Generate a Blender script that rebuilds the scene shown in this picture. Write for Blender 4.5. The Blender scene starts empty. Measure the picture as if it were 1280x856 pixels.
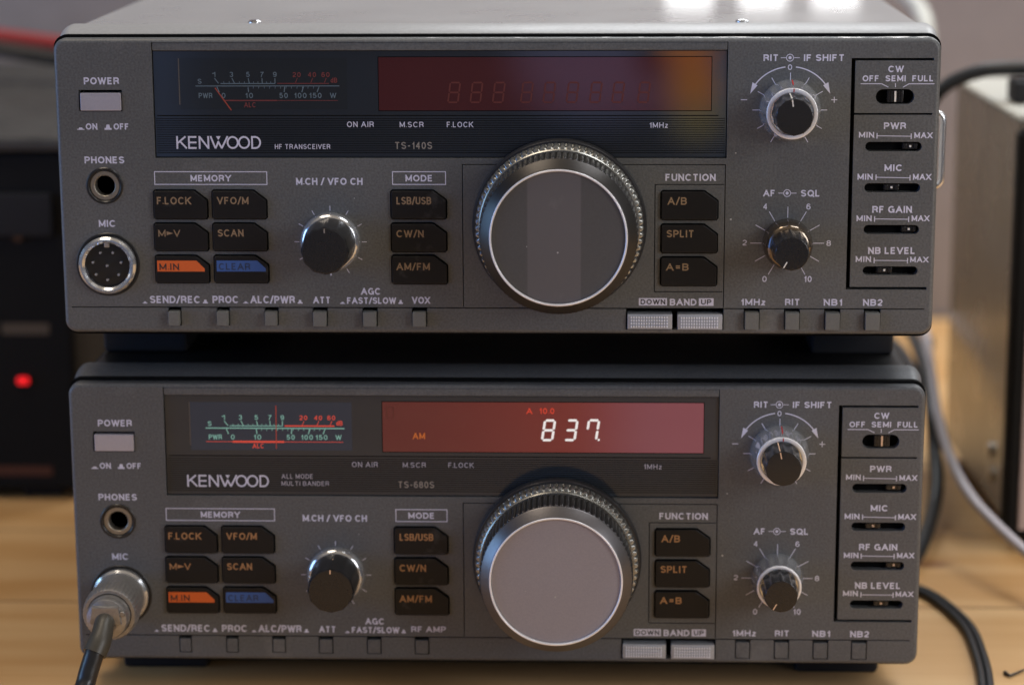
import bpy, bmesh, math, random
from mathutils import Vector, Matrix
random.seed(7)
MM = 0.001
scn = bpy.context.scene
col = bpy.data.collections.new('scene'); scn.collection.children.link(col)
PI = math.pi

# ------------------------------------------------------------------ materials
def nodes(name):
    m = bpy.data.materials.new(name); m.use_nodes = True
    nt = m.node_tree; b = nt.nodes['Principled BSDF']
    return m, nt, b
def mat(name, c, rough=0.5, metal=0.0, coat=0.0, coat_rough=0.1, spec=0.5, emit=None, es=0.0, grain=0.0, gscale=2500, bump=0.0):
    m, nt, b = nodes(name)
    b.inputs['Base Color'].default_value = (*c, 1)
    b.inputs['Roughness'].default_value = rough
    b.inputs['Metallic'].default_value = metal
    b.inputs['Coat Weight'].default_value = coat
    b.inputs['Coat Roughness'].default_value = coat_rough
    b.inputs['Specular IOR Level'].default_value = spec
    if emit:
        b.inputs['Emission Color'].default_value = (*emit, 1); b.inputs['Emission Strength'].default_value = es
    if grain or bump:
        tc = nt.nodes.new('ShaderNodeTexCoord'); n = nt.nodes.new('ShaderNodeTexNoise')
        n.inputs['Scale'].default_value = gscale; n.inputs['Detail'].default_value = 3
        nt.links.new(tc.outputs['Object'], n.inputs['Vector'])
        if grain:
            mr = nt.nodes.new('ShaderNodeMapRange')
            mr.inputs[1].default_value = .3; mr.inputs[2].default_value = .7
            mr.inputs[3].default_value = 1-grain; mr.inputs[4].default_value = 1+grain
            nt.links.new(n.outputs['Fac'], mr.inputs[0])
            # slow, faint tonal wear over the part
            n2 = nt.nodes.new('ShaderNodeTexNoise'); n2.inputs['Scale'].default_value = 22; n2.inputs['Detail'].default_value = 5
            nt.links.new(tc.outputs['Object'], n2.inputs['Vector'])
            mr2 = nt.nodes.new('ShaderNodeMapRange')
            mr2.inputs[1].default_value = .3; mr2.inputs[2].default_value = .7
            mr2.inputs[3].default_value = 1-grain*.45; mr2.inputs[4].default_value = 1+grain*.45
            nt.links.new(n2.outputs['Fac'], mr2.inputs[0])
            mu = nt.nodes.new('ShaderNodeMath'); mu.operation = 'MULTIPLY'
            nt.links.new(mr.outputs[0], mu.inputs[0]); nt.links.new(mr2.outputs[0], mu.inputs[1])
            vm = nt.nodes.new('ShaderNodeVectorMath'); vm.operation = 'SCALE'
            vm.inputs[0].default_value = c
            nt.links.new(mu.outputs[0], vm.inputs['Scale'])
            nt.links.new(vm.outputs[0], b.inputs['Base Color'])
            mr3 = nt.nodes.new('ShaderNodeMapRange')
            mr3.inputs[1].default_value = .3; mr3.inputs[2].default_value = .7
            mr3.inputs[3].default_value = max(rough-.06, 0); mr3.inputs[4].default_value = rough+.06
            nt.links.new(n2.outputs['Fac'], mr3.inputs[0]); nt.links.new(mr3.outputs[0], b.inputs['Roughness'])
        if bump:
            bp = nt.nodes.new('ShaderNodeBump'); bp.inputs['Strength'].default_value = bump; bp.inputs['Distance'].default_value = .00015
            nt.links.new(n.outputs['Fac'], bp.inputs['Height']); nt.links.new(bp.outputs[0], b.inputs['Normal'])
    return m

def dust(m):
    nt = m.node_tree; b = nt.nodes['Principled BSDF']; src = b.inputs['Base Color'].links[0].from_socket
    tc = nt.nodes.new('ShaderNodeTexCoord'); v = nt.nodes.new('ShaderNodeTexVoronoi'); v.inputs['Scale'].default_value = 95
    nt.links.new(tc.outputs['Object'], v.inputs['Vector'])
    lt = nt.nodes.new('ShaderNodeMath'); lt.operation = 'LESS_THAN'; lt.inputs[1].default_value = .026; nt.links.new(v.outputs['Distance'], lt.inputs[0])
    sp = nt.nodes.new('ShaderNodeSeparateColor'); nt.links.new(v.outputs['Color'], sp.inputs[0])
    gt = nt.nodes.new('ShaderNodeMath'); gt.operation = 'GREATER_THAN'; gt.inputs[1].default_value = .72; nt.links.new(sp.outputs[0], gt.inputs[0])
    mu = nt.nodes.new('ShaderNodeMath'); mu.operation = 'MULTIPLY'; nt.links.new(lt.outputs[0], mu.inputs[0]); nt.links.new(gt.outputs[0], mu.inputs[1])
    n = nt.nodes.new('ShaderNodeTexNoise'); n.inputs['Scale'].default_value = 38; n.inputs['Detail'].default_value = 8; n.inputs['Roughness'].default_value = .7
    nt.links.new(tc.outputs['Object'], n.inputs['Vector'])
    mr = nt.nodes.new('ShaderNodeMapRange'); mr.inputs[1].default_value = .58; mr.inputs[2].default_value = .75; mr.inputs[4].default_value = .16; nt.links.new(n.outputs['Fac'], mr.inputs[0])
    ad = nt.nodes.new('ShaderNodeMath'); ad.operation = 'MAXIMUM'; nt.links.new(mu.outputs[0], ad.inputs[0]); nt.links.new(mr.outputs[0], ad.inputs[1])
    mx = nt.nodes.new('ShaderNodeMix'); mx.data_type = 'RGBA'; mx.inputs['B'].default_value = (.42, .42, .42, 1)
    nt.links.new(ad.outputs[0], mx.inputs['Factor']); nt.links.new(src, mx.inputs['A']); nt.links.new(mx.outputs['Result'], b.inputs['Base Color'])
def worn_paint(name, c, rough, chip_z):
    """grey enamel whose paint has chipped off to bright metal along its upper front edge"""
    m = mat(name, c, rough, grain=.24, gscale=1500, bump=.35, coat=.12, coat_rough=.35)
    nt = m.node_tree; b = nt.nodes['Principled BSDF']
    tc = nt.nodes.new('ShaderNodeTexCoord'); sx = nt.nodes.new('ShaderNodeSeparateXYZ')
    nt.links.new(tc.outputs['Object'], sx.inputs[0])
    n = nt.nodes.new('ShaderNodeTexNoise'); n.inputs['Scale'].default_value = 260; n.inputs['Detail'].default_value = 6; n.inputs['Roughness'].default_value = .7
    mp = nt.nodes.new('ShaderNodeMapping'); mp.inputs['Scale'].default_value = (.45, 1, 1)
    nt.links.new(tc.outputs['Object'], mp.inputs[0]); nt.links.new(mp.outputs[0], n.inputs['Vector'])
    e = nt.nodes.new('ShaderNodeMapRange'); e.inputs[1].default_value = chip_z-.0008; e.inputs[2].default_value = chip_z+.0003
    e.inputs[3].default_value = 0; e.inputs[4].default_value = .5
    nt.links.new(sx.outputs['Z'], e.inputs[0])
    xr = nt.nodes.new('ShaderNodeMapRange'); xr.inputs[1].default_value = -.15; xr.inputs[2].default_value = .13
    xr.inputs[3].default_value = -.07; xr.inputs[4].default_value = .10
    nt.links.new(sx.outputs['X'], xr.inputs[0])
    a = nt.nodes.new('ShaderNodeMath'); a.operation = 'ADD'; nt.links.new(e.outputs[0], a.inputs[0]); nt.links.new(n.outputs['Fac'], a.inputs[1])
    a2 = nt.nodes.new('ShaderNodeMath'); a2.operation = 'ADD'; nt.links.new(a.outputs[0], a2.inputs[0]); nt.links.new(xr.outputs[0], a2.inputs[1])
    g = nt.nodes.new('ShaderNodeMath'); g.operation = 'GREATER_THAN'; g.inputs[1].default_value = 1.03
    nt.links.new(a2.outputs[0], g.inputs[0])
    mx = nt.nodes.new('ShaderNodeMix'); mx.data_type = 'RGBA'
    src = b.inputs['Base Color'].links[0].from_socket
    nt.links.new(g.outputs[0], mx.inputs['Factor']); nt.links.new(src, mx.inputs['A']); mx.inputs['B'].default_value = (.75, .75, .76, 1)
    nt.links.new(mx.outputs['Result'], b.inputs['Base Color'])
    return m

M = {}
M['panel_old'] = worn_paint('worn_grey_enamel', (.092, .097, .100), .48, .0832+.0201)
M['panel_new'] = mat('grey_enamel', (.088, .093, .099), .5, grain=.22, gscale=1500, bump=.35, coat=.1, coat_rough=.35)
M['cover_old'] = mat('satin_grey_cover', (.46, .47, .475), .30, grain=.03, gscale=900, bump=.03, coat=.6, coat_rough=.07, spec=.6)
M['frame_old'] = mat('satin_grey_frame', (.30, .305, .31), .4, grain=.06, gscale=900)
M['cover_new'] = mat('shade_darkened_cover', (.014, .014, .014), .4, grain=.10, gscale=900, bump=.12, coat=.0, spec=.3)  # grey cover blackened in colour for the shade under the upper radio
M['gap'] = mat('black_gap', (.004, .004, .004), .9, spec=.1)
M['backing'] = mat('black_backing', (.004, .004, .004), .9, spec=.1)
M['ink'] = mat('lilac_white_ink', (.58, .59, .73), .55)
M['ink_dim'] = mat('dim_lilac_ink', (.36, .36, .44), .5)
M['ink_model'] = mat('bronze_grey_ink', (.24, .22, .20), .5)
M['ink_dark'] = mat('dark_ink', (.02, .02, .022), .6)
M['amber_ink'] = mat('amber_ink', (.24, .165, .10), .5)
M['amber_lit'] = mat('amber_backlit_ink', (.30, .155, .07), .5, emit=(1, .40, .12), es=.03)
M['button'] = mat('black_button_plastic', (.008, .008, .009), .42, spec=.28, grain=.12, gscale=1800, bump=.1)
M['orange'] = mat('orange_paint', (.62, .115, .02), .5, grain=.05)
M['blue'] = mat('blue_paint', (.035, .10, .33), .5, grain=.05)
M['ink_on_blue'] = mat('dark_blue_ink', (.02, .04, .10), .5)
M['power'] = mat('silver_lilac_plastic', (.42, .41, .47), .35, metal=.3, grain=.04)
M['tact'] = mat('olive_grey_plastic', (.13, .135, .13), .5, grain=.08, bump=.2)
M['band_rib'] = mat('bright_rib', (.78, .82, .90), .35, metal=.1)
M['band'] = mat('silver_plastic', (.40, .43, .48), .4, metal=.25, grain=.05)
M['chrome'] = mat('chrome', (.62, .62, .63), .2, metal=1)
M['skirt'] = mat('brushed_skirt', (.60, .62, .65), .12, metal=.82, grain=.05)
M['chrome_soft'] = mat('satin_chrome', (.52, .52, .53), .34, metal=1, grain=.06, gscale=1400)
M['silver_ring'] = mat('polished_ring', (.85, .86, .90), .3, metal=.35)
M['knob_black'] = mat('black_knob_plastic', (.013, .013, .014), .27, spec=.5, grain=.15, bump=.1)
M['knob_dark'] = mat('dark_bronze_gloss', (.20, .165, .13), .16, metal=.9)
M['knob_metal_a'] = mat('dark_satin_metal', (.045, .043, .042), .36, metal=.75, grain=.05, gscale=1500)
M['knob_metal_b'] = mat('satin_grey_metal', (.125, .12, .125), .36, metal=.75, grain=.05, gscale=1500)
M['knurl'] = mat('knurled_metal', (.30, .30, .28), .27, metal=.75)
M['knurl_black'] = mat('black_knurl', (.045, .045, .048), .3, metal=.5)
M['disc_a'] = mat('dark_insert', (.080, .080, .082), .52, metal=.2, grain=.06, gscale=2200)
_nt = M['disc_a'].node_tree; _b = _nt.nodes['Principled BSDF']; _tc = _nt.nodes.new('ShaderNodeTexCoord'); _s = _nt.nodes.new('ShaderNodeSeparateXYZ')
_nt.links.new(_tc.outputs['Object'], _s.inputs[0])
def _reflection_band(sock, lo, hi, soft):
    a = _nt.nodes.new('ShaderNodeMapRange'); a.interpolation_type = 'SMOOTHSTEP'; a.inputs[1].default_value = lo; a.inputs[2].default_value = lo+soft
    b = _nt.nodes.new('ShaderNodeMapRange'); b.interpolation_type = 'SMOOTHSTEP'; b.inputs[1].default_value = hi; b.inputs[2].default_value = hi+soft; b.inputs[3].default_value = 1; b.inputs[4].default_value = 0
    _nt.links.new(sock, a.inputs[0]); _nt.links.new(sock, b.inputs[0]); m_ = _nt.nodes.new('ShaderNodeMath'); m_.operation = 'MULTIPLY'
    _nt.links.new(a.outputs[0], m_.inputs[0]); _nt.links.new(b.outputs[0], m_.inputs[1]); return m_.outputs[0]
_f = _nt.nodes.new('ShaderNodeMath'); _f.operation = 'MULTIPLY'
_nt.links.new(_reflection_band(_s.outputs['X'], .0103, .0262, .0006), _f.inputs[0]); _nt.links.new(_reflection_band(_s.outputs['Z'], .0235, .0655, .004), _f.inputs[1])  # pale upright band: a reflection painted into the insert colour
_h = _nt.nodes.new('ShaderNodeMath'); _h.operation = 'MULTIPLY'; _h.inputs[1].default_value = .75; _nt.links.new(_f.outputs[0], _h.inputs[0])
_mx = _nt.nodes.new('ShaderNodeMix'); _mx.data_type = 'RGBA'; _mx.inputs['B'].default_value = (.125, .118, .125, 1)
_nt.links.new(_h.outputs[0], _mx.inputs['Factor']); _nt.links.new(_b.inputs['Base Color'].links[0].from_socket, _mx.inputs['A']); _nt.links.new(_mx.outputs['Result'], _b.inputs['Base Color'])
M['disc_b'] = mat('reflection_lightened_insert', (.285, .270, .300), .5, metal=.25, grain=.05, gscale=2200)  # same kind of insert, coloured lighter to stand for what it reflects
M['red_mark'] = mat('red_mark', (.45, .01, .01), .5)
M['white_mark'] = mat('white_mark', (.8, .78, .72), .5)
M['tan_mark'] = mat('tan_mark', (.75, .5, .32), .5)
M['rubber'] = mat('black_rubber', (.012, .012, .014), .7, spec=.3)
M['case_dark'] = mat('case_paint', (.05, .05, .052), .45, grain=.08)
M['jack_ring'] = mat('jack_metal', (.30, .28, .24), .42, metal=.8)
M['pin'] = mat('pin_metal', (.8, .8, .8), .25, metal=1)
M['glass_a'] = mat('smoked_window_a', (.022, .026, .034), .03)
M['glass_b'] = mat('smoked_window_b', (.026, .034, .046), .06)
M['meter_a'] = mat('meter_face_unlit', (.020, .023, .028), .04)
M['meter_b'] = mat('meter_face_lit', (.014, .021, .033), .06, emit=(.14, .24, .45), es=.045)
M['meter_edge'] = mat('meter_edge', (.09, .08, .07), .5)
M['scale_a'] = mat('meter_scale_unlit', (.11, .16, .20), .5)
M['scale_red_a'] = mat('meter_red_unlit', (.16, .03, .03), .5)
M['scale_b'] = mat('meter_scale_lit', (.1, .2, .18), .5, emit=(.40, .85, .70), es=.30)
M['scale_red_b'] = mat('meter_red_lit', (.3, .03, .02), .5, emit=(1, .10, .06), es=.42)
M['needle_a'] = mat('needle_unlit', (.30, .05, .03), .5)
M['needle_b'] = mat('needle_lit', (.3, .04, .03), .5, emit=(1, .12, .06), es=.12)
M['red_off'] = mat('red_filter_unlit', (.062, .015, .017), .03)
M['red_on'] = mat('red_filter_lit', (.12, .030, .034), .06, emit=(1, .17, .15), es=.075)
_n = M['red_on'].node_tree; _p = _n.nodes['Principled BSDF']; _t = _n.nodes.new('ShaderNodeTexCoord'); _x = _n.nodes.new('ShaderNodeSeparateXYZ'); _n.links.new(_t.outputs['Object'], _x.inputs[0])
_r = _n.nodes.new('ShaderNodeMapRange'); _r.interpolation_type = 'SMOOTHSTEP'; _r.inputs[1].default_value = -.034; _r.inputs[2].default_value = .066; _r.inputs[3].default_value = .022; _r.inputs[4].default_value = .115  # glow grows and turns pinker rightwards, painting a reflection into the emission
_n.links.new(_x.outputs[0], _r.inputs[0]); _n.links.new(_r.outputs[0], _p.inputs['Emission Strength'])
_c = _n.nodes.new('ShaderNodeMix'); _c.data_type = 'RGBA'; _c.inputs['A'].default_value = (1, .10, .08, 1); _c.inputs['B'].default_value = (1, .33, .45, 1)
_q = _n.nodes.new('ShaderNodeMapRange'); _q.interpolation_type = 'SMOOTHSTEP'; _q.inputs[1].default_value = .02; _q.inputs[2].default_value = .05
_n.links.new(_x.outputs[0], _q.inputs[0]); _n.links.new(_q.outputs[0], _c.inputs['Factor']); _n.links.new(_c.outputs['Result'], _p.inputs['Emission Color'])
M['ghost'] = mat('unlit_segment', (.115, .026, .022), .4)
M['digit'] = mat('lit_segment', (.5, .5, .5), .5, emit=(1, .93, .88), es=.56)
M['red_text'] = mat('lit_red_text', (.4, .02, .01), .5, emit=(1, .10, .05), es=.36)
M['amber_text'] = mat('lit_amber_text', (.4, .1, .02), .5, emit=(1, .25, .05), es=.2)
M['cable_black'] = mat('black_cable', (.014, .016, .019), .34, grain=.1)
M['cable_grey_black'] = mat('slate_cable', (.017, .019, .021), .4, grain=.1)
M['cable_white'] = mat('white_cable', (.62, .58, .62), .45, grain=.04)
M['cable_red'] = mat('red_cable', (.27, .014, .018), .45)
M['plug_metal'] = mat('dull_plug_metal', (.34, .33, .32), .38, metal=.75, grain=.12, gscale=700, bump=.15)
M['boot'] = mat('olive_boot', (.048, .044, .034), .42, grain=.1)
M['black_box'] = mat('black_crackle', (.006, .006, .006), .75, spec=.2, grain=.2, gscale=700, bump=.4)
M['grey_top'] = mat('dusty_grey_lid', (.05, .048, .045), .6, spec=.3, grain=.3, gscale=120, bump=.3)
M['led'] = mat('red_led', (.5, .01, .01), .4, emit=(1, .012, .02), es=.9)
M['led_amber'] = mat('dull_amber_lamp', (.09, .035, .015), .4)
M['print_tan'] = mat('tan_print', (.075, .06, .045), .5)
M['print_rust'] = mat('rust_print', (.07, .02, .012), .5)
M['cream'] = mat('cream_enamel', (.54, .54, .49), .42, grain=.04)
M['box_side'] = mat('shaded_side_enamel', (.19, .165, .125), .28, grain=.08, gscale=400, coat=.3, coat_rough=.22)  # case side coloured darker than the cream top to stand for its shade
M['screw'] = mat('screw_metal', (.55, .52, .48), .3, metal=1)
M['screw_dark'] = mat('dark_screw', (.05, .05, .05), .4, metal=.6)
M['pinkish'] = mat('pale_front', (.45, .37, .36), .5)

def wood():
    m, nt, b = nodes('pine_boards')
    tc = nt.nodes.new('ShaderNodeTexCoord')
    def mapping(sc, loc=(0, 0, 0)):
        mp = nt.nodes.new('ShaderNodeMapping'); mp.inputs['Scale'].default_value = sc; mp.inputs['Location'].default_value = loc
        nt.links.new(tc.outputs['Object'], mp.inputs[0]); return mp
    # plank index from Y (boards run along X, 95 mm wide)
    sx = nt.nodes.new('ShaderNodeSeparateXYZ'); nt.links.new(tc.outputs['Object'], sx.inputs[0])
    dv = nt.nodes.new('ShaderNodeMath'); dv.operation = 'MULTIPLY_ADD'; dv.inputs[1].default_value = 1/.088; dv.inputs[2].default_value = .93
    nt.links.new(sx.outputs['Y'], dv.inputs[0])
    fl = nt.nodes.new('ShaderNodeMath'); fl.operation = 'FLOOR'; nt.links.new(dv.outputs[0], fl.inputs[0])
    fr = nt.nodes.new('ShaderNodeMath'); fr.operation = 'FRACT'; nt.links.new(dv.outputs[0], fr.inputs[0])
    wn = nt.nodes.new('ShaderNodeTexWhiteNoise'); wn.noise_dimensions = '1D'; nt.links.new(fl.outputs[0], wn.inputs['W'])
    cx = nt.nodes.new('ShaderNodeCombineXYZ')
    ml = nt.nodes.new('ShaderNodeMath'); ml.operation = 'MULTIPLY'; ml.inputs[1].default_value = 7; nt.links.new(wn.outputs[0], ml.inputs[0])
    nt.links.new(ml.outputs[0], cx.inputs[0]); nt.links.new(ml.outputs[0], cx.inputs[2])
    # growth rings: stretched noise driving a banding sine
    mp = mapping((1.6, 11, 1)); ad = nt.nodes.new('ShaderNodeVectorMath'); ad.operation = 'ADD'
    nt.links.new(mp.outputs[0], ad.inputs[0]); nt.links.new(cx.outputs[0], ad.inputs[1])
    n1 = nt.nodes.new('ShaderNodeTexNoise'); n1.inputs['Scale'].default_value = 1; n1.inputs['Detail'].default_value = 3
    nt.links.new(ad.outputs[0], n1.inputs['Vector'])
    s = nt.nodes.new('ShaderNodeMath'); s.operation = 'MULTIPLY'; s.inputs[1].default_value = 46; nt.links.new(n1.outputs['Fac'], s.inputs[0])
    si = nt.nodes.new('ShaderNodeMath'); si.operation = 'SINE'; nt.links.new(s.outputs[0], si.inputs[0])
    mp2 = mapping((9, 420, 1)); n2 = nt.nodes.new('ShaderNodeTexNoise'); n2.inputs['Scale'].default_value = 1; n2.inputs['Detail'].default_value = 4
    nt.links.new(mp2.outputs[0], n2.inputs['Vector'])
    m1 = nt.nodes.new('ShaderNodeMath'); m1.operation = 'MULTIPLY_ADD'; m1.inputs[1].default_value = .16; m1.inputs[2].default_value = .36
    nt.links.new(si.outputs[0], m1.inputs[0])
    m2 = nt.nodes.new('ShaderNodeMath'); m2.operation = 'MULTIPLY_ADD'; m2.inputs[1].default_value = .34
    nt.links.new(n2.outputs['Fac'], m2.inputs[0]); nt.links.new(m1.outputs[0], m2.inputs[2])
    m3 = nt.nodes.new('ShaderNodeMath'); m3.operation = 'MULTIPLY_ADD'; m3.inputs[1].default_value = .22
    nt.links.new(wn.outputs[0], m3.inputs[0]); nt.links.new(m2.outputs[0], m3.inputs[2])
    cr = nt.nodes.new('ShaderNodeValToRGB')
    cr.color_ramp.elements[0].position = .2; cr.color_ramp.elements[0].color = (.80, .535, .265, 1)
    cr.color_ramp.elements[1].position = .95; cr.color_ramp.elements[1].color = (.60, .33, .12, 1)
    nt.links.new(m3.outputs[0], cr.inputs[0])
    # knots at fixed places
    base = cr.outputs[0]
    for kx, ky, r in KNOTS:
        vs = nt.nodes.new('ShaderNodeVectorMath'); vs.operation = 'SUBTRACT'; vs.inputs[1].default_value = (kx*MM, ky*MM, 0)
        nt.links.new(tc.outputs['Object'], vs.inputs[0])
        vk = nt.nodes.new('ShaderNodeVectorMath'); vk.operation = 'MULTIPLY'; vk.inputs[1].default_value = (1, 1.5, 0)
        nt.links.new(vs.outputs[0], vk.inputs[0])
        ln = nt.nodes.new('ShaderNodeVectorMath'); ln.operation = 'LENGTH'; nt.links.new(vk.outputs[0], ln.inputs[0])
        mr = nt.nodes.new('ShaderNodeMapRange'); mr.interpolation_type = 'SMOOTHSTEP'
        mr.inputs[1].default_value = r*MM*.5; mr.inputs[2].default_value = r*MM*1.6; mr.inputs[3].default_value = .75; mr.inputs[4].default_value = 0
        nt.links.new(ln.outputs['Value'], mr.inputs[0])
        mx = nt.nodes.new('ShaderNodeMix'); mx.data_type = 'RGBA'; mx.inputs['B'].default_value = (.22, .075, .03, 1)
        nt.links.new(mr.outputs[0], mx.inputs['Factor']); nt.links.new(base, mx.inputs['A']); base = mx.outputs['Result']
    # seams between boards
    g1 = nt.nodes.new('ShaderNodeMath'); g1.operation = 'LESS_THAN'; g1.inputs[1].default_value = .014; nt.links.new(fr.outputs[0], g1.inputs[0])
    mx = nt.nodes.new('ShaderNodeMix'); mx.data_type = 'RGBA'; mx.inputs['B'].default_value = (.27, .15, .07, 1)
    nt.links.new(g1.outputs[0], mx.inputs['Factor']); nt.links.new(base, mx.inputs['A'])
    nt.links.new(mx.outputs['Result'], b.inputs['Base Color'])
    b.inputs['Roughness'].default_value = .42; b.inputs['Coat Weight'].default_value = .15; b.inputs['Coat Roughness'].default_value = .3
    bp = nt.nodes.new('ShaderNodeBump'); bp.inputs['Strength'].default_value = .15; bp.inputs['Distance'].default_value = .0003
    nt.links.new(n2.outputs['Fac'], bp.inputs['Height']); nt.links.new(bp.outputs[0], b.inputs['Normal'])
    return m
KX = [157.87, 145.37]
KNOTS = [(KX[0], KX[1], 6.5), (-250, -60, 6), (300, 120, 5)]
M['wood'] = wood()
M['wall'] = mat('mauve_wall', (.27, .24, .238), .8, grain=.05, gscale=60)

for _k in ('panel_old', 'panel_new', 'button', 'disc_a', 'disc_b', 'cover_old'): dust(M[_k])
# ------------------------------------------------------------------ mesh helpers
# unit drawing coordinates in mm: u to the right, v up, w out of the front panel; stored as x=u, y=-w, z=v+VZ
VZ = 20.07
def finish(bm, name, material, parent=None, smooth=None, vz=VZ, loc=None):
    bmesh.ops.remove_doubles(bm, verts=bm.verts, dist=1e-5)
    bmesh.ops.recalc_face_normals(bm, faces=bm.faces)
    me = bpy.data.meshes.new(name)
    for v in bm.verts: v.co = Vector((v.co.x*MM, v.co.y*MM, (v.co.z+vz)*MM))
    bm.to_mesh(me); bm.free()
    for mm in (material if isinstance(material, (list, tuple)) else [material]): me.materials.append(mm)
    o = bpy.data.objects.new(name, me); col.objects.link(o)
    if parent: o.parent = parent
    if smooth:
        me.polygons.foreach_set('use_smooth', [True]*len(me.polygons))
        try: me.set_sharp_from_angle(angle=math.radians(smooth))
        except Exception: pass
        wn = o.modifiers.new('weighted_normals', 'WEIGHTED_NORMAL'); wn.keep_sharp = True; wn.weight = 60
    return o
def V(u, v, w): return Vector((u, -w, v))
def b_box(bm, u0, u1, v0, v1, w0, w1, bev=0, seg=2, mi=0):
    g = bmesh.ops.create_cube(bm, size=1)
    for v in g['verts']:
        v.co = V(u0 if v.co.x < 0 else u1, v0 if v.co.z < 0 else v1, w0 if v.co.y > 0 else w1)
    fs = set(f for v in g['verts'] for f in v.link_faces)
    for f in fs: f.material_index = mi
    if bev:
        es = list(set(e for v in g['verts'] for e in v.link_edges))
        bmesh.ops.bevel(bm, geom=es, offset=bev, segments=seg, affect='EDGES', profile=.5)
def b_prism(bm, pts, w0, w1, bev=0, mi=0):
    a = [bm.verts.new(V(x, y, w1)) for x, y in pts]; c = [bm.verts.new(V(x, y, w0)) for x, y in pts]
    f = bm.faces.new(a); f.material_index = mi; n = len(pts)
    g = bm.faces.new(c[::-1]); g.material_index = mi
    for i in range(n):
        q = bm.faces.new((a[i], c[i], c[(i+1) % n], a[(i+1) % n])); q.material_index = mi
    if bev: bmesh.ops.bevel(bm, geom=list(f.edges), offset=bev, segments=2, affect='EDGES', profile=.5)
def b_lathe(bm, cu, cv, prof, seg=64, teeth=None, mi=0, phase=0):
    """prof: (r, w[, amp]) from the back to the front; amp modulates the radius with a number of teeth"""
    rings = []
    for p in prof:
        r, w = p[0], p[1]; amp = p[2] if len(p) > 2 else 0
        if r <= 1e-6: rings.append([bm.verts.new(V(cu, cv, w))]); continue
        ring = []
        for i in range(seg):
            a = 2*PI*i/seg+phase; rr = r
            if amp: rr = r - amp*(.5-.5*math.cos(a*teeth))**(.8 if teeth < 50 else 2.2)
            ring.append(bm.verts.new(V(cu+rr*math.cos(a), cv+rr*math.sin(a), w)))
        rings.append(ring)
    for A, B in zip(rings, rings[1:]):
        n = max(len(A), len(B))
        for i in range(n):
            j = (i+1) % n
            if len(A) == 1: f = bm.faces.new((A[0], B[i], B[j]))
            elif len(B) == 1: f = bm.faces.new((A[i], A[j], B[0]))
            else: f = bm.faces.new((A[i], A[j], B[j], B[i]))
            f.material_index = mi
    for R in (rings[0], rings[-1]):
        if len(R) > 1:
            try: f = bm.faces.new(R); f.material_index = mi
            except ValueError: pass
def b_ring(bm, cu, cv, r0, r1, w0, w1, seg=64, mi=0, rnd=0):
    """closed annulus, r0 inner, r1 outer"""
    prof = [(r0, w0), (r1, w0), (r1, w1-rnd), (r1-rnd, w1), (r0+rnd, w1), (r0, w1-rnd)] if rnd else [(r0, w0), (r1, w0), (r1, w1), (r0, w1)]
    rings = [[bm.verts.new(V(cu+r*math.cos(2*PI*i/seg), cv+r*math.sin(2*PI*i/seg), w)) for i in range(seg)] for r, w in prof]
    n = len(rings)
    for k in range(n):
        A, B = rings[k], rings[(k+1) % n]
        for i in range(seg):
            j = (i+1) % seg; bm.faces.new((A[i], A[j], B[j], B[i])).material_index = mi
def smooth_path(P, k=8):
    P = [Vector(p) for p in P]; out = []
    for i in range(len(P)-1):
        p0 = P[max(i-1, 0)]; p1 = P[i]; p2 = P[i+1]; p3 = P[min(i+2, len(P)-1)]
        for t in range(k):
            t /= k
            out.append(.5*((2*p1)+(p2-p0)*t+(2*p0-5*p1+4*p2-p3)*t*t+(3*p1-p0-3*p2+p3)*t**3))
    out.append(P[-1]); return out
def b_tube(bm, P, r, seg=16, mi=0, flat=1.0):
    """P: world-style mm points (x, y, z); r number or list"""
    n = len(P); rad = r if isinstance(r, (list, tuple)) else [r]*n
    up = Vector((0, 0, 1)); t0 = (P[1]-P[0]).normalized()
    if abs(t0.dot(up)) > .9: up = Vector((1, 0, 0))
    nrm = (up - t0*up.dot(t0)).normalized(); rings = []
    for i in range(n):
        t = (P[min(i+1, n-1)]-P[max(i-1, 0)]).normalized()
        nrm = (nrm - t*nrm.dot(t)).normalized(); bi = t.cross(nrm)
        rings.append([bm.verts.new(P[i]+(nrm*math.cos(2*PI*k/seg)*flat+bi*math.sin(2*PI*k/seg))*rad[i]) for k in range(seg)])
    for A, B in zip(rings, rings[1:]):
        for k in range(seg): bm.faces.new((A[k], A[(k+1) % seg], B[(k+1) % seg], B[k])).material_index = mi
    bm.faces.new(rings[0]); bm.faces.new(rings[-1])
def rrect(u0, u1, v0, v1, r, n=6):
    pts = []
    for cx, cy, a in ((u1-r, v1-r, 0), (u0+r, v1-r, 90), (u0+r, v0+r, 180), (u1-r, v0+r, 270)):
        for i in range(n+1):
            t = math.radians(a+90*i/n); pts.append((cx+r*math.cos(t), cy+r*math.sin(t)))
    return pts
def circ(cu, cv, r, n=48): return [(cu+r*math.cos(2*PI*i/n), cv+r*math.sin(2*PI*i/n)) for i in range(n)]
def grow(pts, d):
    """offset a counter-clockwise outline outwards by d"""
    n = len(pts); out = []
    for i in range(n):
        a, b, c = Vector(pts[i-1]), Vector(pts[i]), Vector(pts[(i+1) % n])
        e1 = (b-a).normalized(); e2 = (c-b).normalized()
        n1 = Vector((e1.y, -e1.x)); n2 = Vector((e2.y, -e2.x)); k = 1+n1.dot(n2)
        out.append(tuple(b+(n1+n2)*d/max(k, .3)))
    return out
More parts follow.
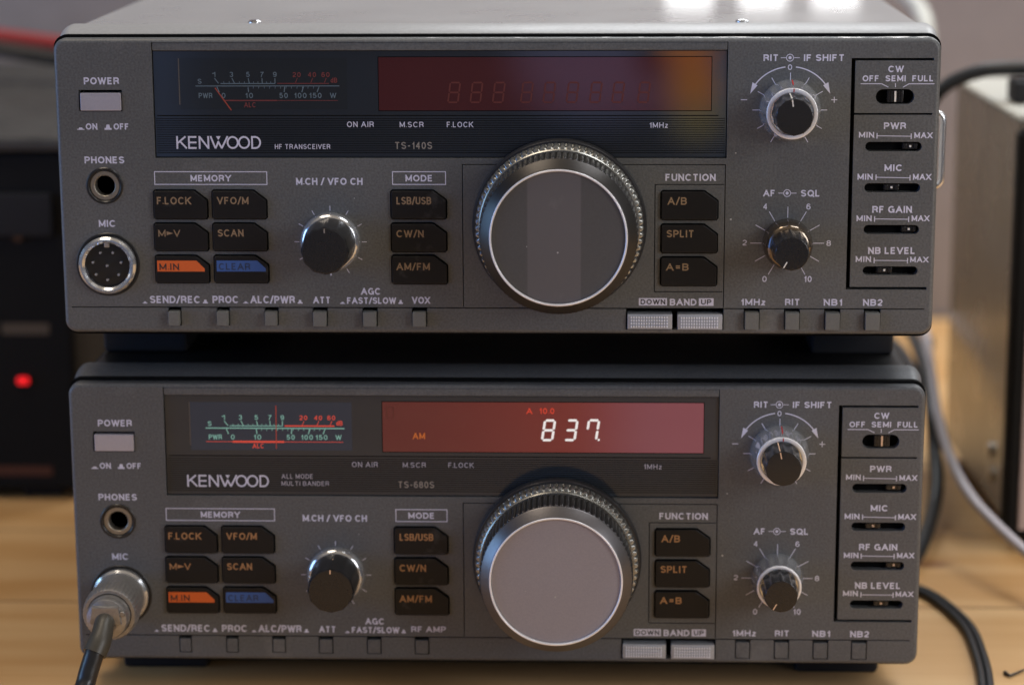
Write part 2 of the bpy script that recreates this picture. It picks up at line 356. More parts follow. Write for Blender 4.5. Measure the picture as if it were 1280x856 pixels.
def plate(name, outline, holes, w0, w1, material, parent, bev=.25, smooth=25):
    """flat plate with real openings, filled from 2-D outlines"""
    cu = bpy.data.curves.new(name, 'CURVE'); cu.dimensions = '2D'; cu.fill_mode = 'BOTH'
    cu.extrude = (w1-w0)/2-bev; cu.bevel_depth = bev; cu.bevel_resolution = 2; cu.offset = -bev
    for pts in [outline]+holes:
        sp = cu.splines.new('POLY'); sp.points.add(len(pts)-1)
        for p, (x, y) in zip(sp.points, pts): p.co = (x, y, 0, 1)
        sp.use_cyclic_u = True
    t = bpy.data.objects.new(name, cu); col.objects.link(t)
    dg = bpy.context.evaluated_depsgraph_get(); me = bpy.data.meshes.new_from_object(t.evaluated_get(dg))
    bpy.data.objects.remove(t); bpy.data.curves.remove(cu)
    bm = bmesh.new(); bm.from_mesh(me); bpy.data.meshes.remove(me)
    mid = (w0+w1)/2
    for v in bm.verts: v.co = V(v.co.x, v.co.y, v.co.z+mid)
    bmesh.ops.triangulate(bm, faces=[f for f in bm.faces if len(f.verts) > 4])
    return finish(bm, name, material, parent, smooth=smooth)

# ------------------------------------------------------------------ lettering
def _e(cx, cy, rx, ry, a0, a1, n=10):
    return [(cx+rx*math.cos(math.radians(a0+(a1-a0)*i/n)), cy+ry*math.sin(math.radians(a0+(a1-a0)*i/n))) for i in range(n+1)]
def _glyphs():
    G = {}
    G[' '] = (.16, [])
    G['A'] = (.74, [[(0, 0), (.37, 1), (.74, 0)], [(.13, .34), (.61, .34)]])
    G['B'] = (.60, [[(0, 0), (0, 1)]+[(.34, 1)]+_e(.34, .76, .23, .24, 90, -90)[1:]+[(.0, .52)], [(0, .52), (.36, .52)]+_e(.36, .26, .24, .26, 90, -90)[1:]+[(0, 0)]])
    G['C'] = (.68, [_e(.35, .5, .35, .5, 42, 318, 18)])
    G['D'] = (.64, [[(.26, 0), (0, 0), (0, 1), (.26, 1)]+_e(.26, .5, .38, .5, 90, -90, 14)[1:]])
    G['E'] = (.52, [[(.52, 0), (0, 0), (0, 1), (.50, 1)], [(0, .52), (.46, .52)]])
    G['F'] = (.50, [[(0, 0), (0, 1), (.50, 1)], [(0, .50), (.43, .50)]])
    G['G'] = (.70, [_e(.36, .5, .36, .5, 45, 345, 18)[:-1]+[(.70, .46)], [(.42, .46), (.70, .46), (.70, .02)]])
    G['H'] = (.60, [[(0, 0), (0, 1)], [(.60, 0), (.60, 1)], [(0, .52), (.60, .52)]])
    G['I'] = (.0, [[(0, 0), (0, 1)]])
    G['K'] = (.64, [[(0, 0), (0, 1)], [(.60, 1), (.0, .40)], [(.22, .60), (.64, 0)]])
    G['L'] = (.48, [[(0, 1), (0, 0), (.48, 0)]])
    G['M'] = (.74, [[(0, 0), (0, 1), (.37, .08), (.74, 1), (.74, 0)]])
    G['N'] = (.60, [[(0, 0), (0, 1), (.60, 0), (.60, 1)]])
    G['O'] = (.74, [_e(.37, .5, .37, .5, 90, 450, 24)])
    G['P'] = (.56, [[(0, 0), (0, 1), (.32, 1)]+_e(.32, .72, .25, .28, 90, -90)[1:]+[(0, .44)]])
    G['Q'] = (.74, [_e(.37, .5, .37, .5, 90, 450, 24), [(.44, .28), (.74, -.04)]])
    G['R'] = (.60, [[(0, 0), (0, 1), (.34, 1)]+_e(.34, .74, .24, .26, 90, -90)[1:]+[(0, .48)], [(.34, .48), (.52, .40), (.56, .14), (.60, 0)]])
    G['S'] = (.58, [_e(.29, .76, .27, .24, 20, 205, 12)+[(.10, .60), (.29, .51), (.50, .42)]+_e(.30, .26, .28, .26, 25, -160, 12)])
    G['T'] = (.62, [[(0, 1), (.62, 1)], [(.31, 1), (.31, 0)]])
    G['U'] = (.60, [[(0, 1), (0, .32)]+_e(.30, .30, .30, .30, 180, 360, 12)+[(.60, 1)]])
    G['V'] = (.68, [[(0, 1), (.34, 0), (.68, 1)]])
    G['W'] = (1.0, [[(0, 1), (.25, 0), (.50, .96), (.75, 0), (1.0, 1)]])
    G['X'] = (.64, [[(0, 1), (.64, 0)], [(0, 0), (.64, 1)]])
    G['Y'] = (.66, [[(0, 1), (.33, .46), (.66, 1)], [(.33, .46), (.33, 0)]])
    G['Z'] = (.56, [[(0, 1), (.56, 1), (0, 0), (.58, 0)]])
    G['z'] = (.38, [[(0, .68), (.38, .68), (0, 0), (.40, 0)]])
    G['d'] = (.44, [[(.44, 0), (.44, 1)], _e(.22, .33, .22, .33, 0, 360, 16)])
    G['0'] = (.48, [_e(.24, .5, .24, .5, 90, 450, 20)])
    G['1'] = (.22, [[(0, .72), (.16, .80), (.22, 1), (.22, 0)]])
    G['2'] = (.48, [_e(.24, .72, .24, .28, 165, -20, 10)+[(.36, .42), (.04, .14), (0, 0), (.50, 0)]])
    G['3'] = (.48, [_e(.24, .76, .22, .24, 160, -90, 12), _e(.24, .26, .24, .26, 90, -160, 12)])
    G['4'] = (.52, [[(.38, 0), (.38, 1), (0, .30), (.52, .30)]])
    G['5'] = (.48, [[(.44, 1), (.08, 1), (.03, .50)]+_e(.23, .32, .25, .31, 120, -160, 14)])
    G['6'] = (.48, [_e(.25, .72, .22, .28, 30, 165, 8)+[(0, .36)], _e(.24, .31, .24, .31, 90, 450, 18)])
    G['7'] = (.46, [[(0, 1), (.48, 1), (.22, .45), (.14, 0)]])
    G['8'] = (.48, [_e(.24, .76, .21, .24, 90, 450, 16), _e(.24, .27, .24, .27, 90, 450, 16)])
    G['9'] = (.48, [_e(.24, .69, .24, .31, 90, 450, 18), [(.48, .64)]+_e(.23, .28, .24, .28, 0, -150, 8)])
    G['/'] = (.34, [[(0, -.05), (.34, 1.05)]])
    G['.'] = (.0, [[(0, -.02), (0, .10)]])
    G['-'] = (.30, [[(0, .42), (.30, .42)]])
    G['='] = (.50, [[(0, .34), (.50, .34)], [(0, .66), (.50, .66)]])
    return G
GL = _glyphs()
def b_stroke(bm, pts, t, w):
    """one mitred band along a polyline"""
    P = [Vector(p) for p in pts]
    closed = (P[0]-P[-1]).length < 1e-5 and len(P) > 3
    if closed: P = P[:-1]
    n = len(P); L, R = [], []
    for i in range(n):
        a = P[i-1] if (i or closed) else None; c = P[(i+1) % n] if (i < n-1 or closed) else None
        d1 = (P[i]-a).normalized() if a is not None else None; d2 = (c-P[i]).normalized() if c is not None else None
        end = d1 is None or d2 is None
        d1 = d1 if d1 is not None else d2; d2 = d2 if d2 is not None else d1
        n1 = Vector((-d1.y, d1.x)); n2 = Vector((-d2.y, d2.x)); m = (n1+n2); k = 1+n1.dot(n2)
        off = m/max(k, .22)*t/2
        if end and .15 < abs(d1.x) < .75: off = Vector((-t/2/abs(d1.y)*(1 if d1.y > 0 else -1), 0))
        L.append(bm.verts.new(V(P[i].x+off.x, P[i].y+off.y, w))); R.append(bm.verts.new(V(P[i].x-off.x, P[i].y-off.y, w)))
    for i in range(n if closed else n-1):
        j = (i+1) % n; bm.faces.new((L[i], R[i], R[j], L[j]))
def b_text(bm, s, box, w, bold=.15):
    """upper-case grotesque lettering fitted to box = (u0, v_top, u1, v_base)"""
    u0, vt, u1, vb = box; H = vt-vb; t = bold*H
    gap = .36; x = 0; place = []
    for ch in s:
        wd, st = GL[ch]
        if ch == ' ': x += .40; continue
        if ch in './': x -= .05
        place.append((x, st)); x += wd+gap
        if ch in './': x -= .05
    last = x-gap
    kx = (u1-u0-t)/last if last > 1e-6 else 1; ky = H-t; lay = 0
    for x0, st in place:
        k = 0
        for p in st:
            P = [Vector((u0+t/2+(x0+a)*kx, vb+t/2+b*ky)) for a, b in p]
            # break the band at sharp corners
            runs = [[P[0]]]
            for q in range(1, len(P)):
                runs[-1].append(P[q])
                if q < len(P)-1:
                    d1 = (P[q]-P[q-1]).normalized(); d2 = (P[q+1]-P[q]).normalized()
                    if d1.dot(d2) < -.1: runs.append([P[q]])
            for r in runs:
                if (r[0]-r[-1]).length > 1e-5:
                    for e0, e1 in ((0, 1), (-1, -2)):
                        d = r[e0]-r[e1]
                        if abs(d.y) > .35*abs(d.x) and (abs(r[e0].y-vb-t/2) < .06*H or abs(r[e0].y-vt+t/2) < .06*H) and d.length > .3*H:
                            r[e0] = r[e0]+d*(t/2/abs(d.y))
                b_stroke(bm, r, t, w+.004*k); k += 1
def text(s, box, w, m, parent, name='caption', bold=.205):
    bm = bmesh.new(); b_text(bm, s, box, w, bold); return finish_flat(bm, name, m, parent)
def finish_flat(bm, name, m, parent):
    """ink lies flat: make every face look out of the panel"""
    bm.normal_update()
    for f in bm.faces:
        if f.normal.y > 0: f.normal_flip()
    me = bpy.data.meshes.new(name)
    for v in bm.verts: v.co = Vector((v.co.x*MM, v.co.y*MM, (v.co.z+VZ)*MM))
    bm.to_mesh(me); bm.free(); me.materials.append(m)
    o = bpy.data.objects.new(name, me); col.objects.link(o); o.parent = parent; return o
def b_line(bm, a, b, t, w):
    a = Vector(a); b = Vector(b); d = (b-a).normalized(); n = Vector((-d.y, d.x))*t/2
    bm.faces.new([bm.verts.new(V(p.x, p.y, w)) for p in (a-n, b-n, b+n, a+n)])
def b_poly(bm, pts, w): bm.faces.new([bm.verts.new(V(x, y, w)) for x, y in pts])
def b_frame(bm, box, t, w):
    u0, vt, u1, vb = box
    for p in (((u0, vt-t/2), (u1, vt-t/2)), ((u0, vb+t/2), (u1, vb+t/2)), ((u0+t/2, vb+t), (u0+t/2, vt-t)), ((u1-t/2, vb+t), (u1-t/2, vt-t))):
        b_line(bm, p[0], p[1], t, w)
def b_arc(bm, c, r, a0, a1, t, w, n=40):
    P = []
    for i in range(n+1):
        a = math.radians(a0+(a1-a0)*i/n); P.append((math.cos(a), math.sin(a)))
    for i in range(n):
        q = [(c[0]+(r-t/2)*P[i][0], c[1]+(r-t/2)*P[i][1]), (c[0]+(r+t/2)*P[i][0], c[1]+(r+t/2)*P[i][1]),
             (c[0]+(r+t/2)*P[i+1][0], c[1]+(r+t/2)*P[i+1][1]), (c[0]+(r-t/2)*P[i+1][0], c[1]+(r-t/2)*P[i+1][1])]
        b_poly(bm, q, w)
def b_logo(bm, box, w):
    """the maker's wide thin-stroke word mark with the small wedge in the W"""
    u0, vt, u1, vb = box; H = vt-vb; W = u1-u0; t = .135*H
    X = lambda x: u0+x*W/6.55
    Y = lambda y: vb+y*H
    L = lambda a, b, ww=w: b_line(bm, (X(a[0]), Y(a[1])), (X(b[0]), Y(b[1])), t, ww)
    e = .07
    L((.07, 0), (.07, 1)); L((.12, .46), (.72, .97), w+.002); L((.30, .58), (.80, .03), w+.004)          # K
    L((.98, 0), (.98, 1)); [L((.98, y), (1.56, y), w+.002) for y in (e, .5, 1-e)]                          # E
    L((1.80, 0), (1.80, 1)); L((1.80, .96), (2.48, .04), w+.002); L((2.48, 0), (2.48, 1), w+.004)           # N
    L((2.66, .99), (3.02, .04)); L((3.02, .04), (3.28, .60), w+.002); L((3.22, .60), (3.52, .04), w+.004); L((3.50, .04), (3.98, .99), w+.006)
    b_poly(bm, [(X(3.08), Y(.99)), (X(3.26), Y(.70)), (X(3.44), Y(.99))], w+.001)                          # W
    for cx in (4.36, 5.24):                                                                                # O O
        n = 40
        for i in range(n):
            a, b = 2*PI*i/n, 2*PI*(i+1)/n; ro, ri = (.46, .5), (.46-t*6.55/W, .5-t/H)
            b_poly(bm, [(X(cx+ri[0]*math.cos(a)), Y(.5+ri[1]*math.sin(a))), (X(cx+ro[0]*math.cos(a)), Y(.5+ro[1]*math.sin(a))),
                        (X(cx+ro[0]*math.cos(b)), Y(.5+ro[1]*math.sin(b))), (X(cx+ri[0]*math.cos(b)), Y(.5+ri[1]*math.sin(b)))], w+.001*(cx > 5))
    L((5.86, 0), (5.86, 1)); L((5.86, e), (6.14, e), w+.002); L((5.86, 1-e), (6.14, 1-e), w+.002)          # D
    n = 24; ti = t*6.55/W
    for i in range(n):
        a, b = -PI/2+PI*i/n, -PI/2+PI*(i+1)/n
        b_poly(bm, [(X(6.10+(.45-ti)*math.cos(a)), Y(.5+(.5-t/H)*math.sin(a))), (X(6.10+.45*math.cos(a)), Y(.5+.5*math.sin(a))),
                    (X(6.10+.45*math.cos(b)), Y(.5+.5*math.sin(b))), (X(6.10+(.45-ti)*math.cos(b)), Y(.5+(.5-t/H)*math.sin(b)))], w+.004)
SEG = {'8': 'abcdefg', '3': 'abcdg', '7': 'abcf'}
def b_digit(bm, ch, u0, v0, W, H, w, t=.62, slant=.13, dot=False):
    """slanted seven-segment figure with separate bars"""
    g = .12
    def P(x, y): return (u0+x+slant*y, v0+y)
    segs = {'a': ((0, H), (W, H)), 'g': ((0, H/2), (W, H/2)), 'd': ((0, 0), (W, 0)), 'f': ((0, H/2), (0, H)), 'b': ((W, H/2), (W, H)), 'e': ((0, 0), (0, H/2)), 'c': ((W, 0), (W, H/2))}
    for s in SEG[ch]:
        (x0, y0), (x1, y1) = segs[s]; h = t/2
        if y0 == y1: pts = [(x0+g, y0), (x0+g+h*.8, y0-h), (x1-g-h*.8, y0-h), (x1-g, y0), (x1-g-h*.8, y0+h), (x0+g+h*.8, y0+h)]
        else: pts = [(x0, y0+g), (x0+h, y0+g+h*.8), (x0+h, y1-g-h*.8), (x0, y1-g), (x0-h, y1-g-h*.8), (x0-h, y0+g+h*.8)]
        b_poly(bm, [P(*p) for p in pts], w)
    if dot: b_poly(bm, [P(W+.55, -.3), P(W+1.15, -.3), P(W+1.15, .35), P(W+.55, .35)], w)

# ------------------------------------------------------------------ bookkeeping
def thing(name, label, cat, group=None, loc=(0, 0, 0), rot=(0, 0, 0)):
    o = bpy.data.objects.new(name, None); col.objects.link(o); o.empty_display_size = .02
    o.location = Vector(loc)*MM; o.rotation_euler = rot; o['label'] = label; o['category'] = cat
    if group: o['group'] = group
    return o
def tag(o, label, cat, group=None):
    o['label'] = label; o['category'] = cat
    if group: o['group'] = group
    return o

# ------------------------------------------------------------------ panel drawing (mm on the panel)
def B4(*a): return a
PUSH = [  # box (u0, v_top, u1, v_bottom), legend, legend box, colour band
 ('F.LOCK', B4(-105.20, 36.67, -88.75, 27.97), B4(-104.17, 34.85, -93.61, 32.54), None),
 ('VFO/M', B4(-87.06, 36.68, -70.47, 28.00), B4(-85.56, 34.87, -75.82, 32.61), None),
 ('M\u25baV', B4(-105.35, 26.42, -88.82, 18.02), B4(-104.08, 24.60, -97.28, 22.47), None),
 ('SCAN', B4(-87.16, 26.45, -70.46, 18.05), B4(-85.67, 24.77, -77.64, 22.53), None),
 ('M.IN', B4(-105.35, 16.35, -88.80, 7.90), B4(-104.11, 14.06, -98.00, 12.00), 'orange'),
 ('CLEAR', B4(-87.03, 16.38, -70.38, 7.94), B4(-85.65, 14.22, -75.85, 12.05), 'blue'),
 ('LSB/USB', B4(-31.88, 36.73, -15.04, 28.07), B4(-30.23, 34.92, -19.50, 32.60), None),
 ('CW/N', B4(-31.91, 26.53, -15.04, 17.87), B4(-30.38, 24.63, -21.96, 22.37), None),
 ('AM/FM', B4(-31.87, 16.49, -14.90, 7.72), B4(-30.53, 14.36, -20.21, 12.09), None),
 ('A/B', B4(51.01, 36.62, 68.15, 27.91), B4(52.89, 34.91, 58.73, 32.61), None),
 ('SPLIT', B4(51.11, 26.32, 68.10, 17.63), B4(52.66, 24.76, 61.07, 22.51), None),
 ('A=B', B4(51.05, 16.10, 68.10, 7.36), B4(52.61, 14.37, 59.50, 12.16), None),
]
CAPS = [ # panel captions, white ink
 ('POWER', B4(-125.48, 71.51, -114.63, 69.35)), ('ON', B4(-125.47, 57.41, -121.90, 55.49)), ('OFF', B4(-116.88, 57.41, -112.15, 55.49)),
 ('PHONES', B4(-126.29, 47.21, -113.99, 45.06)), ('MIC', B4(-122.69, 27.43, -117.47, 25.30)),
 ('MEMORY', B4(-93.71, 41.52, -81.16, 39.50)), ('MODE', B4(-27.43, 41.57, -19.09, 39.55)), ('FUNCTION', B4(52.16, 41.95, 67.47, 39.79)),
 ('M.CH / VFO CH', B4(-61.13, 40.63, -40.64, 38.46)),
 ('SEND/REC', B4(-107.72, 3.62, -91.93, 1.30)), ('PROC', B4(-88.11, 3.67, -79.98, 1.33)), ('ALC/PWR', B4(-76.29, 3.70, -62.37, 1.32)),
 ('ATT', B4(-56.69, 3.47, -51.30, 1.33)), ('AGC', B4(-41.74, 6.26, -35.66, 4.13)), ('FAST/SLOW', B4(-46.15, 3.29, -30.88, 1.26)),
 ('RIT', B4(81.39, 78.29, 85.88, 76.29)), ('IF SHIFT', B4(93.53, 78.28, 105.72, 76.27)),
 ('CW', B4(118.96, 74.83, 123.58, 72.88)), ('SEMI', B4(118.16, 71.94, 124.27, 70.13)), ('OFF', B4(111.31, 71.95, 116.29, 70.13)), ('FULL', B4(126.25, 71.94, 132.67, 70.12)),
 ('PWR', B4(118.14, 57.69, 124.83, 55.67)), ('MIN', B4(110.69, 54.79, 115.25, 53.06)), ('MAX', B4(127.40, 54.67, 132.89, 52.89)),
 ('MIC', B4(118.70, 44.87, 124.14, 42.83)), ('MIN', B4(110.59, 42.01, 115.20, 40.20)), ('MAX', B4(127.39, 41.98, 132.90, 40.16)),
 ('RF GAIN', B4(115.35, 32.11, 127.38, 30.00)), ('MIN', B4(110.64, 29.19, 115.22, 27.41)), ('MAX', B4(127.40, 29.21, 132.76, 27.43)),
 ('NB LEVEL', B4(114.44, 19.36, 128.83, 17.24)), ('MIN', B4(110.71, 16.54, 115.37, 14.75)), ('MAX', B4(127.34, 16.39, 132.89, 14.66)),
 ('AF', B4(82.04, 37.04, 85.68, 35.02)), ('SQL', B4(93.48, 37.05, 99.32, 34.98)),
 ('1MHz', B4(75.74, 3.12, 83.36, 1.10)), ('RIT', B4(89.37, 3.16, 93.94, 1.13)), ('NB1', B4(101.26, 3.14, 106.89, 1.06)), ('NB2', B4(113.34, 3.12, 119.29, 1.02)),
 ('BAND', B4(53.88, 3.09, 62.12, 0.97)),
]
SMALL = [  # small square switches on the bottom strip
 B4(-101.78, -1.02, -98.30, -5.47), B4(-86.63, -0.98, -83.13, -5.42), B4(-71.67, -1.06, -67.86, -5.38), B4(-56.64, -1.02, -52.57, -5.59),
 B4(-41.10, -0.98, -37.02, -5.54), B4(-25.69, -1.06, -21.61, -5.57), B4(77.04, -0.91, 81.27, -6.20), B4(89.43, -0.92, 93.65, -6.19),
 B4(101.75, -0.97, 106.11, -6.26), B4(113.99, -0.93, 118.42, -6.29)]
BANDS = [B4(40.73, -1.54, 54.74, -6.46), B4(56.20, -1.57, 70.22, -6.59)]
SLIDES = [  # slot box, slider centre u
 (B4(115.44, 67.76, 127.01, 63.23), B4(121.40, 65.53)), (B4(112.70, 51.79, 129.76, 48.86), B4(126.41, 50.13)),
 (B4(112.76, 39.11, 129.68, 36.32), B4(121.10, 37.45)), (B4(112.86, 26.24, 129.75, 23.41), B4(126.75, 24.35)),
 (B4(112.92, 13.37, 129.72, 10.65), B4(119.66, 11.76))]
SLIDE_B = [B4(121.65, 65.30), B4(125.79, 50.22), B4(119.67, 37.56), B4(126.55, 24.92), B4(122.90, 12.09)]
MAIN = B4(19.83, 27.05); MCH = B4(-50.87, 20.74); RITC = B4(89.62, 61.47); AFC = B4(89.66, 20.56); MICC = B4(-120.24, 13.52); PHC = B4(-120.35, 38.15)

def chamfered(b, k=.14):
    u0, vt, u1, vb = b; r = .45; c = (vt-vb)*.36; d = (u1-u0)*.25
    return [(u0+r, vb), (u1-r, vb), (u1, vb+r), (u1, vt-c), (u1-.15, vt-c+.25), (u1-d+.3, vt-.05), (u1-d-.3, vt), (u0+r, vt), (u0, vt-r), (u0, vb+r)]

def make_transceiver(name, label, group, kind, loc, rot):
    old = kind == 'old'
    T = thing(name, label, 'radio transceiver', group, loc, rot)
    PM = M['panel_old'] if old else M['panel_new']; CM = M['cover_old'] if old else M['cover_new']
    # ---- front panel with real openings
    U0, U1, VB, VT = -133.4, 133.6, -6.9, 82.1
    outline = rrect(U0, U1, VB, VT, 2.6)
    win = B4(-104.44, 82.20, 70.73, 46.68)          # display opening
    wu0, wvt, wu1, wvb = win
    holes = []
    # display opening touches the top edge: notch the outline instead
    top = [p for p in outline]
    # outline is ccw starting at right-top corner; insert the notch along the top edge
    idx = 6
    notch = [(wu1, VT), (wu1, wvb), (wu0, wvb), (wu0, VT)]
    outline = top[:idx+1]+notch+top[idx+1:]
    for _, b, _, _ in PUSH: holes.append(grow(chamfered(b), .35)[::-1])
    pw = B4(-127.25, 67.65, -113.93, 61.10); holes.append(rrect(pw[0], pw[2], pw[3], pw[1], .3, 3))
    holes.append(circ(*PHC, 5.4)); holes.append(circ(*MICC, 9.7, 64))
    for b, _ in SLIDES: holes.append(rrect(b[0], b[2], b[3], b[1], (b[1]-b[3])/2-.01, 8))
    # comb-shaped gap: the long seam above the bottom strip with the switch openings hanging from it
    comb = [(U0+1.0, .16), (U0+1.0, -.16)]
    allb = sorted([(b[0]-.32, b[2]+.32, b[3]-.25) for b in SMALL]+[(BANDS[0][0]-.35, BANDS[1][2]+.3, BANDS[0][3]-.2)])
    for a, b, d in allb: comb += [(a, -.16), (a, d), (b, d), (b, -.16)]
    comb += [(U1-1.4, -.16), (U1-1.4, .16)]
    holes.append(comb)
    gx0, gy0 = -9.96, 44.74
    gx1, gy1 = 70.40, 44.59
    fx0, fy0 = 49.04, 38.64
    fx1, fy1 = 70.66, 5.30
    t = .13
    holes.append([(gx0-t, .36), (gx0+t, .36), (gx0+t, gy0-t), (gx1-t, gy0-t), (gx1-t, .36), (gx1+t, .36), (gx1+t, gy0+t), (gx0-t, gy0+t)])
    holes.append([(fx0-t, fy1-t), (gx1-.35, fy1-t), (gx1-.35, fy1+t), (fx0+t, fy1+t), (fx0+t, fy0-t), (gx1-.35, fy0-t), (gx1-.35, fy0+t), (fx0-t, fy0+t)])
    sx = B4(108.51, 76.77)[0]; v1 = B4(121.19, 76.73)[1]; v2 = B4(121.68, 60.24)[1]; v3 = B4(123.29, 6.68)[1]; se = U1-1.0; T2 = .6
    holes.append([(sx-T2, v3-T2), (se, v3-T2), (se, v3+.25), (sx+T2, v3+.25), (sx+T2, v2-.28), (se, v2-.28), (se, v2+.28), (sx+T2, v2+.28), (sx+T2, v1-.35), (se, v1-.35), (se, v1+.4), (sx-T2, v1+.4)])
    # rounded-over rim
    bm = bmesh.new(); prof = [(-.02, -4.0), (-.02, -.02), (.35, -.06), (.8, -.35), (1.1, -.85), (1.2, -1.5), (1.2, -4.0)]
    rings = [[bm.verts.new(V(x, y, w_)) for x, y in grow(rrect(U0, U1, VB, VT, 2.6), d_)] for d_, w_ in prof]
    for A, B in zip(rings, rings[1:]+rings[:1]):
        for i in range(len(A)): j = (i+1) % len(A); bm.faces.new((A[i], A[j], B[j], B[i]))
    rim = finish(bm, 'panel_rim', PM, T, smooth=60)
    fp = plate('front_panel', outline, holes, -4.0, 0, PM, T, bev=.07)
    bm = bmesh.new(); b_box(bm, U0+1.2, U1-1.2, VB+.8, VT-.9, -5.6, -4.02); finish(bm, 'panel_backing', M['backing'], fp)
    # ---- frame ring round the panel and the case behind it
    bm = bmesh.new(); base = rrect(U0-2.1, U1+1.9, VB-3.4, VT+(4.1 if old else 3.6), 4.4, 8)
    rings = [[bm.verts.new(V(x, y, w_)) for x, y in grow(base, d_)] for d_, w_ in ((-2.9, -6.0), (-2.3, -6.6), (-1.3, -9.0), (-.5, -12.0), (-.1, -15.5), (0, -17), (0, -19))]
    for A, B in zip(rings, rings[1:]):
        for i in range(len(A)): j = (i+1) % len(A); bm.faces.new((A[i], A[j], B[j], B[i]))
    bm.faces.new(rings[0]); bm.faces.new(rings[-1])
    finish(bm, 'front_frame', M['frame_old'] if old else PM, T, smooth=35)
    bm = bmesh.new(); b_prism(bm, rrect(U0-1.75, U1+1.6, VB-2.4, VT+2.0, 3.9), -6.6, -3.98); finish(bm, 'shadow_gap', M['gap'], T)
    cover = bmesh.new(); b_prism(cover, rrect(U0+1.6, U1-1.6, VB-2.4, VT+3.7 if old else VT+3.2, 3.0, 8), -262, -19.0, bev=.5)
    cv = finish(cover, 'case_cover', CM, T, smooth=35)
    if old:
        for q in (B4(-76.07, 85.64), B4(76.30, 85.67)):
            s = bmesh.new()
            pts = [(2.1, -.2), (2.1, .45), (1.5, .9), (0, 1.05)]
            rings = []
            for r, h in pts:
                rings.append([s.verts.new(Vector((q[0]+r*math.cos(a*PI/12), 25+r*math.sin(a*PI/12), VT+3.7+h))) for a in range(24)] if r else [s.verts.new(Vector((q[0], 25, VT+3.7+h)))])
            for A, B in zip(rings, rings[1:]):
                for i in range(24):
                    j = (i+1) % 24
                    s.faces.new((A[i], A[j], B[j], B[i]) if len(B) > 1 else (A[i], A[j], B[0]))
            finish(s, 'cover_screw', M['chrome'], cv, smooth=40)
    bm = bmesh.new(); b_box(bm, U0+4, U1-4, VB-3.0, VB-2.2, -258, -8.5); finish(bm, 'shade_plate', M['gap'], T)  # unseen black plate added to keep the gap between the radios dark
    # ---- feet
    fb = -23.1 if old else -20.05; fw = -38 if old else -24
    for a, b in (((-131.0, -103.0), (101.0, 128.0)) if old else ((-125.5, -97), (98, 125.5))):
        bm = bmesh.new(); b_box(bm, a, b, fb, VB-2.3, fw-22, fw, bev=1.6); finish(bm, 'foot', M['rubber'], T, smooth=40)
        bm = bmesh.new(); b_box(bm, a, b, fb, VB-2.3, -245, -222, bev=1.6); finish(bm, 'foot', M['rubber'], T, smooth=40)
    if not old:
        bm = bmesh.new(); b_box(bm, -124, 124.5, -18.6, -11.5, -40, -27, bev=1.5); finish(bm, 'tilt_bar', M['rubber'], T, smooth=40)
    # ---- display window
    bz = B4(-104.54, 79.55, 70.73, 46.76); bt = bz[1]
    W = bmesh.new(); b_box(W, wu0+.18, wu1-.18, wvb+.2, bt-.06, -4, -.9, bev=.2)
    win_o = finish(W, 'display_window', M['glass_a'] if old else M['glass_b'], T, smooth=40)
    bm = bmesh.new(); b_box(bm, wu0+.16, wu1-.16, bt, VT-.05, -4, -.15, bev=.35); finish(bm, 'window_brow', PM, T, smooth=40)
    sv = B4(-28.83, 59.68)[1]; wf = -.9
    g = bmesh.new(); b_box(g, wu0+1.0, wu1-2.6, sv-.16, sv+.16, wf-.1, wf+.02)
    for k in range(16):                                                     # fine ribbing of the lower strip
        y = sv-.9-k*.70; b_box(g, wu0+.6, wu1-.6, y-.11, y+.11, wf-.1, wf+.015)
    finish(g, 'window_rib', M['gap'], win_o)
    lg = bmesh.new(); b_logo(lg, B4(-97.87, 53.39, -71.75, 49.45), wf+.05); finish_flat(lg, 'brand_logo', M['ink'], win_o)
    if old: text('HF TRANSCEIVER', B4(-67.52, 50.91, -50.47, 49.41), wf+.05, M['ink'], win_o, bold=.14)
    else:
        text('ALL MODE', B4(-67.67, 53.80, -57.66, 52.27), wf+.05, M['ink_dim'], win_o, bold=.14)
        text('MULTI BANDER', B4(-67.73, 51.43, -52.62, 49.95), wf+.05, M['ink_dim'], win_o, bold=.14)
    text('TS-140S' if old else 'TS-680S', B4(-30.67, 51.58, -19.18, 49.42), wf+.05, M['ink_model'], win_o, bold=.15)
    ind = M['ink'] if old else M['ink_dim']
    for s, b in (('ON AIR', B4(-45.19, 57.87, -36.97, 56.15)), ('M.SCR', B4(-29.03, 57.77, -21.71, 56.11)), ('F.LOCK', B4(-14.61, 57.77, -6.56, 56.11)), ('1MHz', B4(47.16, 57.57, 52.81, 55.96))):
        text(s, b, wf+.05, ind, win_o, bold=.14)
    # meter
    mb = B4(-96.18, 77.21, -44.95, 61.57)
    bm = bmesh.new(); b_box(bm, mb[0], mb[2], mb[3], mb[1], wf-.1, wf+.03); b_box(bm, mb[0]-.35, mb[0]-.02, mb[3]+1.5, mb[1], wf-.1, wf+.05, mi=1)
    finish(bm, 'power_meter', [M['meter_a'] if old else M['meter_b'], M['meter_edge']], win_o)
    z = wf+.07; cw, cr = bmesh.new(), bmesh.new()
    my = B4(-77.59, 68.74)[1]

    ml0, ml1 = B4(-91.37, 68.75)[0], B4(-47.30, 68.73)[0]
    b_line(cw, (ml0, my), (ml1, my), .34 if not old else .24, z)
    tk = [B4(-84.27, 70.75)[0], B4(-79.37, 70.75)[0], B4(-74.84, 70.74)[0], B4(-70.87, 70.74)[0], B4(-66.96, 70.74)[0]]
    b_line(cw, (tk[0]+.6, my+.75), (tk[4], my+.75), .26, z+.002)
    lean = (-1.2, -.75, -.3, -.05, 0)
    for i, x in enumerate(tk): b_line(cw, (x+lean[i], my+2.4), (x, my+.8), .26, z+.004)
